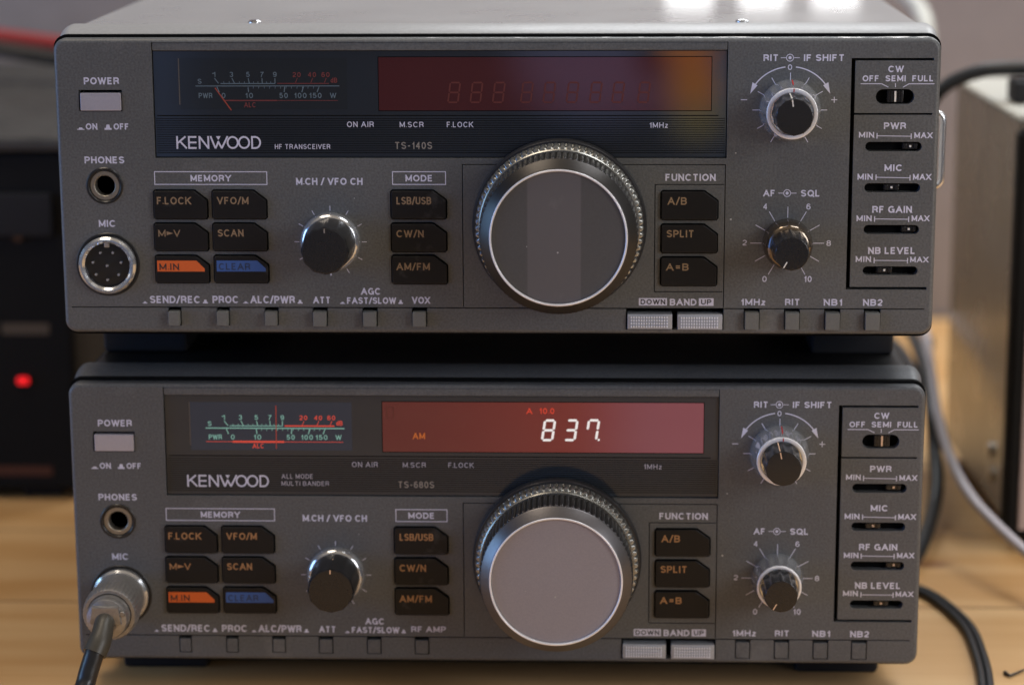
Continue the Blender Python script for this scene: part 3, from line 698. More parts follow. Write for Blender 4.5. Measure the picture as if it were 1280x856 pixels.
    for i in range(4):
        for k in (.33, .67):
            x = tk[i]*(1-k)+tk[i+1]*k; b_line(cw, (x, my+.9), (x, my+1.4), .16, z+.004)
    for x, s in zip(tk, '13579'):
        x0 = x+lean[list(tk).index(x)]*1.2
        b_text(cw, s, (x0-.55, my+4.3, x0+.55, my+2.75), z+.006, .16)
    b_text(cw, 'S', (ml0+.7, my+2.2, ml0+1.9, my+.7), z, .16)
    lowx = [B4(-83.55, 66.35)[0], B4(-75.01, 66.35)[0], B4(-64.43, 66.35)[0], B4(-59.29, 66.34)[0], B4(-54.69, 66.34)[0]]
    upx = [B4(-84.83, 68.31)[0], B4(-75.28, 68.30)[0], B4(-64.01, 68.30)[0], B4(-58.26, 68.29)[0], B4(-53.49, 68.29)[0]]
    for a, b in zip(upx, lowx): b_line(cw, (a, my-.2), (a*.45+b*.55, my-1.9), .28, z+.008)
    for k in range(14):
        x = upx[1]+(upx[4]-upx[1])*k/13; b_line(cw, (x, my-.15), (x-.1, my-.8), .14, z+.008)
    for s, x, hw in (('PWR', B4(-88.38, 66.36)[0], 2.1), ('0', lowx[0]+.7, .6), ('10', lowx[1], 1.2), ('50', lowx[2], 1.3), ('100', lowx[3], 1.9), ('150', lowx[4], 1.9), ('W', B4(-49.26, 66.34)[0], .95)):
        b_text(cw, s, (x-hw, my-2.1, x+hw, my-3.7), z, .16)
    b_line(cr, (tk[4]+.7, my+.78), (ml1-3.2, my+.78), .42 if not old else .22, z+.002)
    for s, x in (('20', B4(-60.29, 72.44)[0]), ('40', B4(-55.60, 72.43)[0]), ('60', B4(-51.45, 72.43)[0])):
        b_text(cr, s, (x-1.25, my+4.2, x+1.25, my+2.7), z, .16); b_line(cr, (x+.2, my+2.4), (x-.4, my+1.0), .2, z+.004)
    xd = B4(-48.92, 70.97)[0]; b_text(cr, 'dB', (xd-1.0, my+2.5, xd+1.0, my+1.0), z, .16)
    ay = B4(-77.72, 64.32)[1]; a0, a1 = B4(-82.87, 64.40)[0], B4(-66.56, 64.39)[0]
    b_line(cr, (a0, ay), (a1, ay), .62 if not old else .34, z+.003); b_line(cr, (ml0 if not old else a1, ay), (ml1-.5, ay), .16, z+.001)
    b_text(cr, 'ALC', (lowx[1]-1.6, ay-.55, lowx[1]+2.0, ay-2.1), z, .16)
    finish_flat(cw, 'meter_scale', M['scale_a'] if old else M['scale_b'], win_o)
    finish_flat(cr, 'red_scale', M['scale_red_a'] if old else M['scale_red_b'], win_o)
    nb = bmesh.new()
    if old: b_line(nb, B4(-85.40, 68.19), B4(-80.56, 61.31), .34, z+.02)
    else: b_line(nb, B4(-68.90, 76.14), B4(-69.07, 62.06), .26, z+.02)
    finish_flat(nb, 'meter_needle', M['needle_a'] if old else M['needle_b'], win_o)
    rb = B4(-35.26, 77.44, 65.80, 61.28)
    bm = bmesh.new(); b_box(bm, rb[0], rb[2], rb[3], rb[1], wf-.1, wf+.04); finish(bm, 'readout_filter', M['red_off'] if old else M['red_on'], win_o)
    bm = bmesh.new(); b_frame(bm, (rb[0]-.25, rb[1]+.25, rb[2]+.25, rb[3]-.25), .24, wf+.015); finish_flat(bm, 'readout_frame', M['gap'], win_o)
    z = wf+.09
    if old:
        for x in (566, 594, 622, 657, 685, 714, 743, 771, 803):
            d = bmesh.new(); p = B4(19.96, 63.75); s = (x-700)/4.105; b_digit(d, '8', p[0]+s-1.5, p[1], 3.0, 6.0, z, t=.5)
            finish_flat(d, 'readout_digit', M['ghost'], win_o)
    else:
        p0 = B4(15.07, 65.29); p1 = B4(22.12, 65.35); p2 = B4(28.91, 65.40); q = B4(15.43, 71.67)[1]-p0[1]
        for ch, p, dt in (('8', p0, False), ('3', p1, False), ('7', p2, True)):
            d = bmesh.new(); b_digit(d, ch, p[0], p[1], 3.15, q, z, t=.78, slant=.15, dot=dt); finish_flat(d, 'readout_digit', M['digit'], win_o)
        text('A', B4(10.15, 75.65, 12.03, 73.72), z, M['red_text'], win_o, 'readout_sign', .17)
        text('10.0', B4(14.17, 75.68, 18.94, 73.77), z, M['red_text'], win_o, 'readout_sign', .17)
        text('AM', B4(-25.77, 67.47, -21.88, 65.41), z, M['amber_text'], win_o, 'readout_sign', .17)
        # the square annunciator cell at the left end of the readout
        bm = bmesh.new(); b_frame(bm, B4(-33.88, 75.86, -31.66, 71.98), .2, z); finish_flat(bm, 'readout_cell', M['ghost'], win_o)
    # ---- captions and rules
    e = .03
    caps = CAPS + ([('VOX', B4(-25.95, 3.50, -20.33, 1.33))] if old else [('RF AMP', B4(-27.01, 3.63, -15.92, 1.69))])
    for s, b in caps: text(s, b, e, M['ink'], T)
    r = bmesh.new()
    b_frame(r, B4(-104.93, 42.63, -70.00, 38.44), .26, e); finish_flat(r, 'caption_frame', M['ink'], T)
    r = bmesh.new(); b_frame(r, B4(-31.54, 42.68, -15.00, 38.49), .26, e); finish_flat(r, 'caption_frame', M['ink'], T)
    r = bmesh.new()
    # in/out pictograms
    def flat_icon(b): u0, vt, u1, vb = b; h = vt-vb; wd = u1-u0; b_poly(r, [(u0, vb), (u1, vb), (u1, vb+h*.35), (u1-wd*.2, vb+h*.35), (u1-wd*.3, vt), (u0+wd*.3, vt), (u0+wd*.2, vb+h*.35), (u0, vb+h*.35)], e)
    flat_icon(B4(-128.17, 56.15, -125.93, 55.44)); flat_icon(B4(-119.69, 57.04, -117.53, 55.44))
    flat_icon(B4(-109.99, 1.81, -108.51, 1.20)); flat_icon(B4(-91.15, 2.42, -89.56, 1.25)); flat_icon(B4(-78.54, 1.89, -76.91, 1.29)); flat_icon(B4(-61.55, 2.44, -60.03, 1.28))
    flat_icon(B4(-48.35, 1.82, -46.74, 1.21)); flat_icon(B4(-30.16, 2.47, -28.79, 1.26))
    finish_flat(r, 'switch_pictogram', M['ink'], T)
    for s, b, tb in (('DOWN', B4(44.33, 3.27, 53.01, 0.95), B4(44.87, 2.92, 52.49, 1.32)), ('UP', B4(62.83, 3.27, 67.37, 0.91), B4(63.52, 2.92, 66.70, 1.31))):
        r = bmesh.new(); b_box(r, b[0], b[2], b[3], b[1], -.1, e); lb = finish(r, 'caption_block', M['ink'], T)
        text(s, tb, e+.04, M['ink_dark'], lb)
    # concentric-knob symbols
    for c, x0, x1 in ((B4(89.35, 77.27), B4(86.58, 77.27)[0], B4(92.26, 77.27)[0]), (B4(89.32, 36.03), B4(86.66, 36.03)[0], B4(92.17, 36.04)[0])):
        r = bmesh.new(); b_arc(r, c, 1.05, 0, 360, .22, e, 32); b_poly(r, circ(*c, .48, 20), e); b_line(r, (x0, c[1]), (c[0]-1.2, c[1]), .2, e); b_line(r, (c[0]+1.2, c[1]), (x1, c[1]), .2, e)
        finish_flat(r, 'twin_knob_symbol', M['ink'], T)
    # ring scales
    def ticks(bmm, c, r0, r1, a0=-150, a1=150, n=11, tt=.22):
        for i in range(n):
            a = math.radians(a0+(a1-a0)*i/(n-1)); s, k = math.sin(a), math.cos(a)
            b_line(bmm, (c[0]+r0*s, c[1]+r0*k), (c[0]+r1*s, c[1]+r1*k), tt, e)
    r = bmesh.new(); ticks(r, MCH, 9.7, 11.2, -120, 150, 10, .2); ticks(r, MCH, 9.7, 10.6, 180, 181, 2, .2); finish_flat(r, 'dial_scale', M['ink'], T)
    r = bmesh.new(); ticks(r, RITC, 9.0, 11.3)
    b_arc(r, RITC, 13.1, 97, 152, .34, e); b_arc(r, RITC, 13.1, 28, 83, .34, e)
    for sgn in (-1, 1):
        a = math.radians(90+sgn*66); tip = (RITC[0]+13.1*math.cos(a)-.1*sgn, RITC[1]+13.1*math.sin(a)-.4)
        a2 = math.radians(90+sgn*53); bx, by = math.cos(a2), math.sin(a2)
        b_poly(r, [tip, (RITC[0]+12.4*bx, RITC[1]+12.4*by), (RITC[0]+14.3*bx, RITC[1]+14.3*by-.2)], e+.01)
    c0 = B4(89.41, 74.43); b_text(r, '0', (c0[0]-.65, c0[1]+.85, c0[0]+.65, c0[1]-.85), e, .16)
    mn = B4(75.72, 64.58); b_line(r, (mn[0]-.95, mn[1]), (mn[0]+.95, mn[1]), .24, e)
    pl = B4(102.95, 64.57); b_line(r, (pl[0]-.9, pl[1]), (pl[0]+.9, pl[1]), .26, e); b_line(r, (pl[0], pl[1]-.9), (pl[0], pl[1]+.9), .26, e+.005)
    finish_flat(r, 'dial_scale', M['ink'], T)
    r = bmesh.new(); ticks(r, AFC, 7.9, 11.3)
    for s, b in (('4', B4(82.04, 32.79, 83.40, 30.98)), ('6', B4(95.26, 32.80, 96.56, 31.00)), ('2', B4(75.98, 21.56, 77.28, 19.82)), ('8', B4(101.64, 21.45, 103.02, 19.71)), ('0', B4(82.23, 10.30, 83.59, 8.42)), ('10', B4(95.01, 10.33, 97.39, 8.45))):
        b_text(r, s, b, e, .16)
    finish_flat(r, 'dial_scale', M['ink'], T)
    # slider rules
    r = bmesh.new()
    for a, b in ((B4(116.15, 53.62), B4(126.47, 53.48)), (B4(116.20, 40.94), B4(126.51, 40.77)), (B4(116.12, 28.10), B4(126.49, 28.02)), (B4(116.36, 15.25), B4(126.55, 15.19))):
        b_line(r, a, b, .22, e); b_line(r, (a[0], a[1]-.85), (a[0], a[1]+.85), .3, e+.004); b_line(r, (b[0], b[1]-.85), (b[0], b[1]+.85), .3, e+.004)
    pts = [B4(110.78, 69.41), B4(117.08, 69.41), B4(119.15, 68.37)]
    b_line(r, pts[0], pts[1], .24, e); b_line(r, pts[1], pts[2], .24, e+.004)
    pts = [B4(123.55, 68.36), B4(125.32, 69.38), B4(132.94, 69.37)]
    b_line(r, pts[1], pts[2], .24, e); b_line(r, pts[0], pts[1], .24, e+.004)
    p = B4(121.26, 69.57); b_line(r, p, (p[0], p[1]-1.25), .24, e)
    finish_flat(r, 'slider_rule', M['ink'], T)
    # ---- power button, phones, mic socket
    bm = bmesh.new(); b = B4(-126.75, 66.77, -114.21, 61.32); b_box(bm, b[0], b[2], b[3], b[1], -4, .6, bev=.3); finish(bm, 'power_button', M['power'], T, smooth=40)
    ph = thing_part('headphone_socket', T)
    bm = bmesh.new(); b_ring(bm, *PHC, 4.75, 5.75, -4, .35, rnd=.3); finish(bm, 'socket_rim', M['knob_black'], ph, smooth=40)
    bm = bmesh.new(); b_ring(bm, *PHC, 3.1, 4.7, -4, -.1, rnd=.25); finish(bm, 'socket_bushing', M['jack_ring'], ph, smooth=40)
    bm = bmesh.new(); b_lathe(bm, *PHC, [(3.1, -3.9), (0, -3.9)], 32); finish(bm, 'socket_hole', M['gap'], ph)
    mc = thing_part('microphone_socket', T)
    bm = bmesh.new(); b_ring(bm, *MICC, 9.0, 9.95, -4, .25, rnd=.2); finish(bm, 'socket_rim', M['knob_black'], mc, smooth=40)
    bm = bmesh.new(); b_ring(bm, *MICC, 7.0, 8.9, -4, 2.6, seg=96, rnd=.7); finish(bm, 'socket_shell', M['skirt'], mc, smooth=40)
    bm = bmesh.new(); b_lathe(bm, *MICC, [(6.95, -4), (6.95, .2), (6.7, .4), (0, .4)], 64); finish(bm, 'socket_insert', M['knob_black'], mc, smooth=40)
    if old:
        bm = bmesh.new(); b_box(bm, MICC[0]-.8, MICC[0]+.8, MICC[1]+5.6, MICC[1]+7.2, .3, 1.6, bev=.2)
        finish(bm, 'socket_key', M['chrome_soft'], mc, smooth=40)
        pins = [(0, 0)]+[(4.5*math.sin(math.radians(a)), 4.5*math.cos(math.radians(a))) for a in (-25.7, 25.7, 77, 128.6, 180, 231.4, 283)]
        for x, y in pins:
            bm = bmesh.new(); b_lathe(bm, MICC[0]+x, MICC[1]+y, [(.55, 0), (.55, 2.0), (.35, 2.4), (0, 2.4)], 16); finish(bm, 'socket_pin', M['pin'], mc, smooth=40)
    # ---- push buttons
    for s, b, tb, band in PUSH:
        P = bmesh.new(); b_prism(P, chamfered(b), -4, 1.15, bev=.3)
        po = finish(P, 'push_button', M['button'], T, smooth=40)
        w = 1.18
        if band:
            q = B4(-104.78, 14.96, -90.03, 11.54) if band == 'orange' else B4(-86.30, 15.00, -71.04, 11.58)
            u0, vt, u1, vb = q; r = bmesh.new(); b_prism(r, [(u0, vb), (u1, vb), (u1, vb+.9), (u1-(u1-u0)*.17, vt), (u0, vt)], 1.0, 1.17)
            finish(r, 'colour_band', M[band], po); w = 1.2
        m = (M['ink_dark'] if band == 'orange' else M['ink_on_blue'] if band else (M['amber_ink'] if old else M['amber_lit']))
        if '\u25ba' in s:
            u0, vt, u1, vb = tb; h = vt-vb; r = bmesh.new()
            b_text(r, 'M', (u0, vt, u0+(u1-u0)*.33, vb), w, .16); b_text(r, 'V', (u1-(u1-u0)*.3, vt, u1, vb), w, .16)
            b_poly(r, [(u0+(u1-u0)*.38, vb+h*.22), (u0+(u1-u0)*.69, vb+h*.5), (u0+(u1-u0)*.38, vb+h*.78)], w)
            finish_flat(r, 'legend', m, po)
        else: text(s, tb, w, m, po, 'legend', .18)
    # ---- bottom strip switches
    for b in SMALL:
        bm = bmesh.new(); h = 2.2 if old else .25
        b_box(bm, b[0], b[2], b[3], b[1], -4, h, bev=.22); finish(bm, 'small_switch', M['tact'] if old else PM, T, smooth=40)
    for b in BANDS:
        bm = bmesh.new(); b_box(bm, b[0]+.1, b[2]-.1, b[3]+.1, b[1]-.1, -4, .9, bev=.25)
        bo = finish(bm, 'band_button', M['band'], T, smooth=40)
        bm = bmesh.new(); n = 15; ww = (b[2]-b[0]-2.2)/n
        for i in range(n):
            for k in range(4):
                x = b[0]+1.1+i*ww; y = b[3]+.75+k*.95; b_box(bm, x, x+ww*.55, y, y+.55, .8, 1.5)
        finish(bm, 'grip_ribs', M['band_rib'], bo)
    # ---- slide controls
    for k, (b, c) in enumerate(SLIDES):
        cu, cvv = c if old else SLIDE_B[k]; vm = (b[1]+b[3])/2; h = (b[1]-b[3])/2
        bm = bmesh.new(); b_prism(bm, grow(rrect(b[0], b[2], b[3], b[1], h-.01, 8), -.03), -3.9, -3.2)
        so = finish(bm, 'slide_control', M['gap'], T)
        bm = bmesh.new()
        if k == 0:
            b_box(bm, cu-2.5, cu+2.5, vm-1.9, vm+1.9, -3.2, -.9, bev=.3)
            for q in (-1.9, -1.2, 1.2, 1.9): b_box(bm, cu+q-.18, cu+q+.18, vm-1.7, vm+1.7, -1, -.6)
            finish(bm, 'slider', M['knob_black'], so, smooth=40)
            bm = bmesh.new(); b_box(bm, cu-.26, cu+.26, vm-1.6, vm+1.6, -1, -.55); finish(bm, 'slider_mark', M['white_mark'] if old else M['tan_mark'], so)
        else:
            b_box(bm, cu-2.4, cu+2.4, vm-1.05, vm+1.05, -3.2, -1.4, bev=.3)
            for q in (-1.6, 1.6): b_box(bm, cu+q-.5, cu+q+.5, vm-.8, vm+.8, -1.5, -1.0, bev=.15)
            finish(bm, 'slider', M['knob_black'], so, smooth=40)
            bm = bmesh.new(); b_box(bm, cu-.3, cu+.3, vm-.3, vm+.3, -1.5, -.95); finish(bm, 'slider_mark', M['white_mark'] if old else M['tan_mark'], so)
    # ---- main tuning knob
    K = thing_part('tuning_knob', T); c = (MAIN[0], MAIN[1]-(.7 if old else .1))
    bm = bmesh.new(); b_lathe(bm, *c, [(24, 0), (26.3, .4), (26.7, 1.2), (26.7, 3.2), (26.2, 3.9), (24, 4.0)], 128); finish(bm, 'knob_flange', M['knurl_black'], K, smooth=40)
    bm = bmesh.new(); b_lathe(bm, *c, [(23.6, 3.9), (25.5, 4.2, 0), (25.75, 4.7, .8), (25.75, 7.4, .8), (25.4, 8.2, .7), (24.4, 8.6), (23.6, 8.6)], 78*8, teeth=78); finish(bm, 'scalloped_band', M['knurl'], K, smooth=35)
    bm = bmesh.new(); b_lathe(bm, *c, [(23.4, 8.4), (24.45, 8.6), (24.5, 9.7), (24.2, 10.0), (23.4, 10.0)], 128); finish(bm, 'knob_ridge', M['knurl'], K, smooth=40)
    bm = bmesh.new(); b_lathe(bm, *c, [(22.8, 9.7), (23.9, 9.9, .8), (23.9, 20.8, .8), (23.8, 21.4, .5), (23.4, 21.7, .1), (22.8, 21.7)], 84*6, teeth=84); finish(bm, 'knurled_grip', M['knurl_black'], K, smooth=50)
    km = M['knob_metal_a'] if old else M['knob_metal_b']
    bm = bmesh.new(); b_lathe(bm, *c, [(22.8, 21.5), (23.5, 21.7), (23.5, 22.2), (23.3, 22.5), (20.9, 24.8), (20.6, 24.9), (20.4, 24.6), (20.2, 23.0)], 160); finish(bm, 'knob_bevel', km, K, smooth=30)
    bm = bmesh.new(); b_ring(bm, *c, 20.0, 20.65, 23.0, 25.2, 128, rnd=.18); finish(bm, 'trim_ring', M['silver_ring'], K, smooth=50)
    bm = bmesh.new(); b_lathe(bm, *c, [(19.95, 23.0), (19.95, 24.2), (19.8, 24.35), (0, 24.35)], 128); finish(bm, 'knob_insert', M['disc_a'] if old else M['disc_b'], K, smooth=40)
    # ---- channel knob
    K = thing_part('channel_knob', T); c = MCH
    bm = bmesh.new(); b_lathe(bm, *c, [(9.2, 0), (9.2, 1.4), (8.9, 2.3), (8.1, 3.0), (7.9, 3.0)], 96); finish(bm, 'knob_skirt', M['skirt'], K, smooth=50)
    bm = bmesh.new(); b_lathe(bm, *c, [(7.9, 2.6), (7.9, 4.0, .25), (7.35, 15.8, .25), (6.9, 16.6, .1), (6.6, 16.7), (0, 16.7)], 12*12, teeth=12, phase=.1); finish(bm, 'knob_cap', M['knob_black'], K, smooth=35)
    bm = bmesh.new(); b_box(bm, c[0]-.16, c[0]+.16, c[1]+7.5, c[1]+7.72, 6, 8.4); b_box(bm, c[0]-.2, c[0]+.2, c[1]+5.6, c[1]+6.9, 16.65, 16.73); finish(bm, 'pointer', M['tan_mark'] if not old else M['ink_model'], K)
    # ---- twin knobs
    for nm, c, ro, ri, depth, ang, ring in (('twin_knob', RITC, 9.3, 6.2, 18.0, 8 if old else 12, 7.7), ('twin_knob', AFC, 8.2 if not old else 7.6, 5.8, 18.6, 150, 7.0 if not old else 0)):
        K = thing_part(nm, T)
        if ring:
            bm = bmesh.new(); b_lathe(bm, *c, [(ro, 0), (ro, 1.6, .05), (ro-.12, 3.0, .25), (ro-.45, 4.6, .5), (ro-.45-(ro-ring)*.35, 7.0, .55), (ring+.15, 8.6, .25), (ring-.1, 9.2), (6, 9.3)], 16*10, teeth=16); finish(bm, 'outer_ring', M['skirt'], K, smooth=50)
            bm = bmesh.new(); b_ring(bm, *c, ri+.2, ring, 8.6, 9.75, 96, rnd=.2); finish(bm, 'trim_ring', M['silver_ring'], K, smooth=50)
            rr = ring
        else:
            bm = bmesh.new(); b_lathe(bm, *c, [(ro, 0), (ro, 3.6, .1), (ro-.2, 5.2, .15), (ro-.7, 6.6, .1), (ro-1.4, 7.4), (5, 7.8)], 16*10, teeth=16); finish(bm, 'outer_ring', M['knob_dark'], K, smooth=50); rr = ro-.6
        bm = bmesh.new(); b_lathe(bm, *c, [(ri, 5), (ri, 10.0, .5), (ri-.5, depth-1.0, .5), (ri-.75, depth-.15, .05), (ri-1.0, depth), (0, depth)], 12*12, teeth=12); finish(bm, 'inner_cap', M['knob_black'], K, smooth=35)
        s, k2 = math.sin(math.radians(-ang)), math.cos(math.radians(-ang)); mk = M['white_mark'] if old else M['tan_mark']
        bm = bmesh.new(); b_line(bm, (c[0]+(ri-3.0)*s, c[1]+(ri-3.0)*k2), (c[0]+(ri-.9)*s, c[1]+(ri-.9)*k2), .32, depth+.04)
        a, b = Vector((s, k2)), Vector((-k2, s)); q = []
        for sg, ww in ((-1, depth-.2), (1, depth-.2), (1, 9), (-1, 9)):
            rr_ = (ri-.55) if ww > 10 else (ri+.04); p = Vector(c)+a*rr_+b*.16*sg; q.append(bm.verts.new(V(p.x, p.y, ww)))
        bm.faces.new(q)
        finish_flat(bm, 'pointer', mk, K)
        if c is RITC:
            bm = bmesh.new(); q = []
            for sg, r_, ww in ((-1, ro+.03, 2.0), (1, ro+.03, 2.0), (1, 8.45, 7.2), (-1, 8.45, 7.2)): q.append(bm.verts.new(V(c[0]+.35+.17*sg, c[1]+r_, ww)))
            bm.faces.new(q); b_line(bm, (c[0]+.35, c[1]+ri+.3), (c[0]+.35, c[1]+ring-.1), .34, 9.8); finish_flat(bm, 'ring_mark', M['red_mark'], K)
    # ---- carrying handle on the right flank
    if old:
        H = thing_part('carry_handle', T)
        hv0, hv1 = B4(137.78, 33.52)[1]-1.5, B4(137.05, 54.60)[1]+1
        X = 141.7
        P = [V(U1-2, hv1, -40), V(X-2.6, hv1, -40), V(X-.6, hv1-.9, -40), V(X, hv1-3, -40), V(X, (hv0+hv1)/2, -40), V(X, hv0+3, -40), V(X-.6, hv0+.9, -40), V(X-2.6, hv0, -40), V(U1-2, hv0, -40)]
        bm = bmesh.new(); b_tube(bm, smooth_path(P, 6), 1.05, 16, flat=1.0); finish(bm, 'grip_bar', M['chrome'], H, smooth=60)
    return T

def thing_part(name, parent):
    o = bpy.data.objects.new(name, None); col.objects.link(o); o.parent = parent; o.empty_display_size = .01; return o

make_transceiver('transceiver', 'upper grey radio transceiver with dark unlit readout, stacked on top of the other radio', 'stacked radio transceivers', 'old', (0, 0, 128.5-VZ), (0, 0, 0))
make_transceiver('transceiver', 'lower grey radio transceiver with lit red readout showing 837, standing on the table', 'stacked radio transceivers', 'new', (-.83, 2.9, 128.5-108.43-VZ), (0, 0, 0))

# ------------------------------------------------------------------ microphone plug and lead in the lower radio
GZ = 128.5       # world z of the drawing's v = 0 for things given in world mm
OX, OY, OZ = -.83, 2.9, 20.07
MP = thing('microphone_plug', 'round metal microphone plug with black lead, screwed into the lower radio', 'plug', loc=(OX+MICC[0], OY, OZ+MICC[1]))
def fin(bm, name, m, parent, smooth=40):
    o = finish(bm, name, m, None, smooth=smooth, vz=0)
    if parent:
        o.parent = parent; o.matrix_parent_inverse = Matrix.Translation(-parent.location)
    return o
def sh(bm):
    for v in bm.verts: v.co += Vector((OX, OY, OZ))
bm = bmesh.new(); b_lathe(bm, *MICC, [(7.9, 1.5), (7.9, 13.5), (7.4, 14)], 64); sh(bm); fin(bm, 'plug_collar', M['plug_metal'], MP)
bm = bmesh.new(); b_lathe(bm, *MICC, [(7.6, 11.7), (8.7, 12.1, .15), (8.8, 15.5, .2), (8.6, 18.7, .15), (8.0, 19.7), (7.0, 19.8), (6.9, 18), (3, 18)], 40*8, teeth=40); sh(bm); fin(bm, 'coupling_ring', M['plug_metal'], MP)
bm = bmesh.new(); b_lathe(bm, *MICC, [(6.7, 17.9), (6.7, 23.0), (6.2, 24.1), (4.6, 24.7), (3.6, 24.9)], 64); sh(bm); fin(bm, 'plug_barrel', M['plug_metal'], MP)
bm = bmesh.new()
b_prism(bm, [(MICC[0]-5, MICC[1]-1.2), (MICC[0]+5, MICC[1]-1.2), (MICC[0]+4.2, MICC[1]+4.6), (MICC[0]-4.2, MICC[1]+4.6)], 24.1, 26.1, bev=.5)
b_lathe(bm, MICC[0]+5.2, MICC[1]+2.2, [(1.0, 23.3), (1.0, 25.1), (.7, 25.5), (0, 25.5)], 20); sh(bm)
fin(bm, 'cord_clamp', M['plug_metal'], MP)
p0 = Vector((OX+MICC[0], OY-22, OZ+MICC[1]-.4))
q1 = Vector((OX, OY, OZ))+V(-120.45, 12.90, 26)
q2 = Vector((OX, OY, OZ))+V(-121.04, 9.35, 30)
q3 = Vector((OX, OY, OZ))+V(-122.58, 5.46, 33)
q4 = Vector((OX, OY, OZ))+V(-124.11, 0.45, 35)
q5 = Vector((OX, OY, OZ))+V(-125.43, -4.69, 38)
boot = smooth_path([p0, q1, q2, q3], 6)
bm = bmesh.new(); n = len(boot); b_tube(bm, boot, [3.7-.5*math.sin(PI*min(i/n*1.4, 1)) for i in range(n)], 20); fin(bm, 'strain_relief', M['boot'], MP, 60)
lead = smooth_path([boot[-4], q3, q4, q5, q5+Vector((-3, -12, -9)), q5+Vector((-8, -45, 2.9-(q5.z-10))) , Vector((q5.x-30, q5.y-120, 3.2))], 7)
bm = bmesh.new(); b_tube(bm, lead, 3.05, 20); fin(bm, 'lead', M['cable_black'], MP, 60)

# ------------------------------------------------------------------ table and wall
def bx(name, x0, x1, y0, y1, z0, z1, m, parent=None, bev=0):
    bm = bmesh.new(); b_box(bm, x0, x1, z0, z1, -y1, -y0, bev=bev); return fin(bm, name, m, parent)
tb = bx('table', -900, 900, -420, 596, -28, 0, M['wood'], None, 1.5); tb['kind'] = 'structure'
wl = bx('wall', -2500, 2500, 600, 640, -760, 900, M['wall']); wl['kind'] = 'structure'

# ------------------------------------------------------------------ black power supply on the left
S = thing('power_supply', 'black box with a glowing red lamp, standing left behind the radios', 'power supply', loc=(-250, 300, 0))
LY = 224.5
fx1, fz1 = (-181.02, 145.71)
bx('body', -430, -182, LY, 520, 4, fz1, M['black_box'], S, 3)
bx('lid', -432, -180, LY-3, 522, fz1+.3, fz1+6, M['grey_top'], S, 2)
x, z = (-203.96, 51.34)
bm = bmesh.new(); b_box(bm, x-2.4, x+2.4, z-1.5, z+1.5, -LY, -(LY-2), bev=.8); fin(bm, 'lamp', M['led'], S)
x, z = (-203.17, 111.07)
bm = bmesh.new(); b_lathe(bm, x, z, [(1.8, -LY), (1.8, -LY+1.5), (0, -LY+1.5)], 20); fin(bm, 'dark_lamp', M['led_amber'], S)
x, z = (-204.34, 120.26)
bm = bmesh.new(); b_box(bm, x-16, x+16, z-9, z+9, -LY, -LY+3, bev=1.5); fin(bm, 'rocker_switch', M['rubber'], S)
x0, z0, x1, z1 = ((-211.86, 75.20)) + ((-192.30, 70.57))
bm = bmesh.new(); b_box(bm, x0, x1, z1, z0, -LY-.1, -LY+.2); fin(bm, 'name_plate', M['print_tan'], S)
x0, z0, x1, z1 = ((-218.28, 14.81)) + ((-193.74, 10.81))
bm = bmesh.new(); b_box(bm, x0, x1, z1, z0, -LY-.1, -LY+.2); fin(bm, 'rust_stripe', M['print_rust'], S)
for xx in (-415, -200):
    for yy in (240, 500): bx('foot', xx-8, xx+8, yy-8, yy+8, 0, 4.2, M['rubber'], S, .5)
# red and black leads lying over its lid
def cable(name, pts, r, m, label, cat, group=None, k=8, flat=1.0, seg=14):
    bm = bmesh.new(); b_tube(bm, smooth_path(pts, k), r, seg, flat=flat); o = fin(bm, name, m, None, 60); return tag(o, label, cat, group)
cz = fz1+6
rp = []
RD = [(-270.72, 175.95), (-255.34, 173.63), (-239.95, 171.70), (-224.56, 169.77), (-197.63, 166.29)]
RK = [(-269.37, 172.30), (-254.06, 169.99), (-238.75, 167.69), (-223.44, 165.38), (-196.65, 161.54)]
def hang(L, y, dz): return [Vector((p[0], y, p[1]+dz)) for p in L]
cable('red_lead', hang(RD, 420, 0), 4.0, M['cable_red'], 'thick red power lead lying over the black box at upper left', 'cable')
cable('black_lead', hang(RK, 414, -1.5), 3.6, M['cable_black'], 'black power lead just below the red lead at upper left', 'cable')

# ------------------------------------------------------------------ cream metal cabinet on the right
Cc = thing('instrument_case', 'cream topped metal instrument case with shaded brown grey side, right of the radios', 'equipment case', loc=(300, 240, 0))
ny, fy = 171.4, 300.0
nx, nzt = (186.06, 162.31)
fx, fzt = (182.69, 169.30)
hb = 9.0
HT = 167.0
def quadbox(name, base, z0, z1, m, parent, bev=0):
    bm = bmesh.new(); b = [bm.verts.new(Vector((x, y, z0))) for x, y in base]; t = [bm.verts.new(Vector((x, y, z1))) for x, y in base]
    f = bm.faces.new(t); bm.faces.new(b[::-1])
    for i in range(4): bm.faces.new((b[i], b[(i+1) % 4], t[(i+1) % 4], t[i]))
    if bev: bmesh.ops.bevel(bm, geom=list(bm.edges), offset=bev, segments=2, affect='EDGES')
    return fin(bm, name, m, parent)
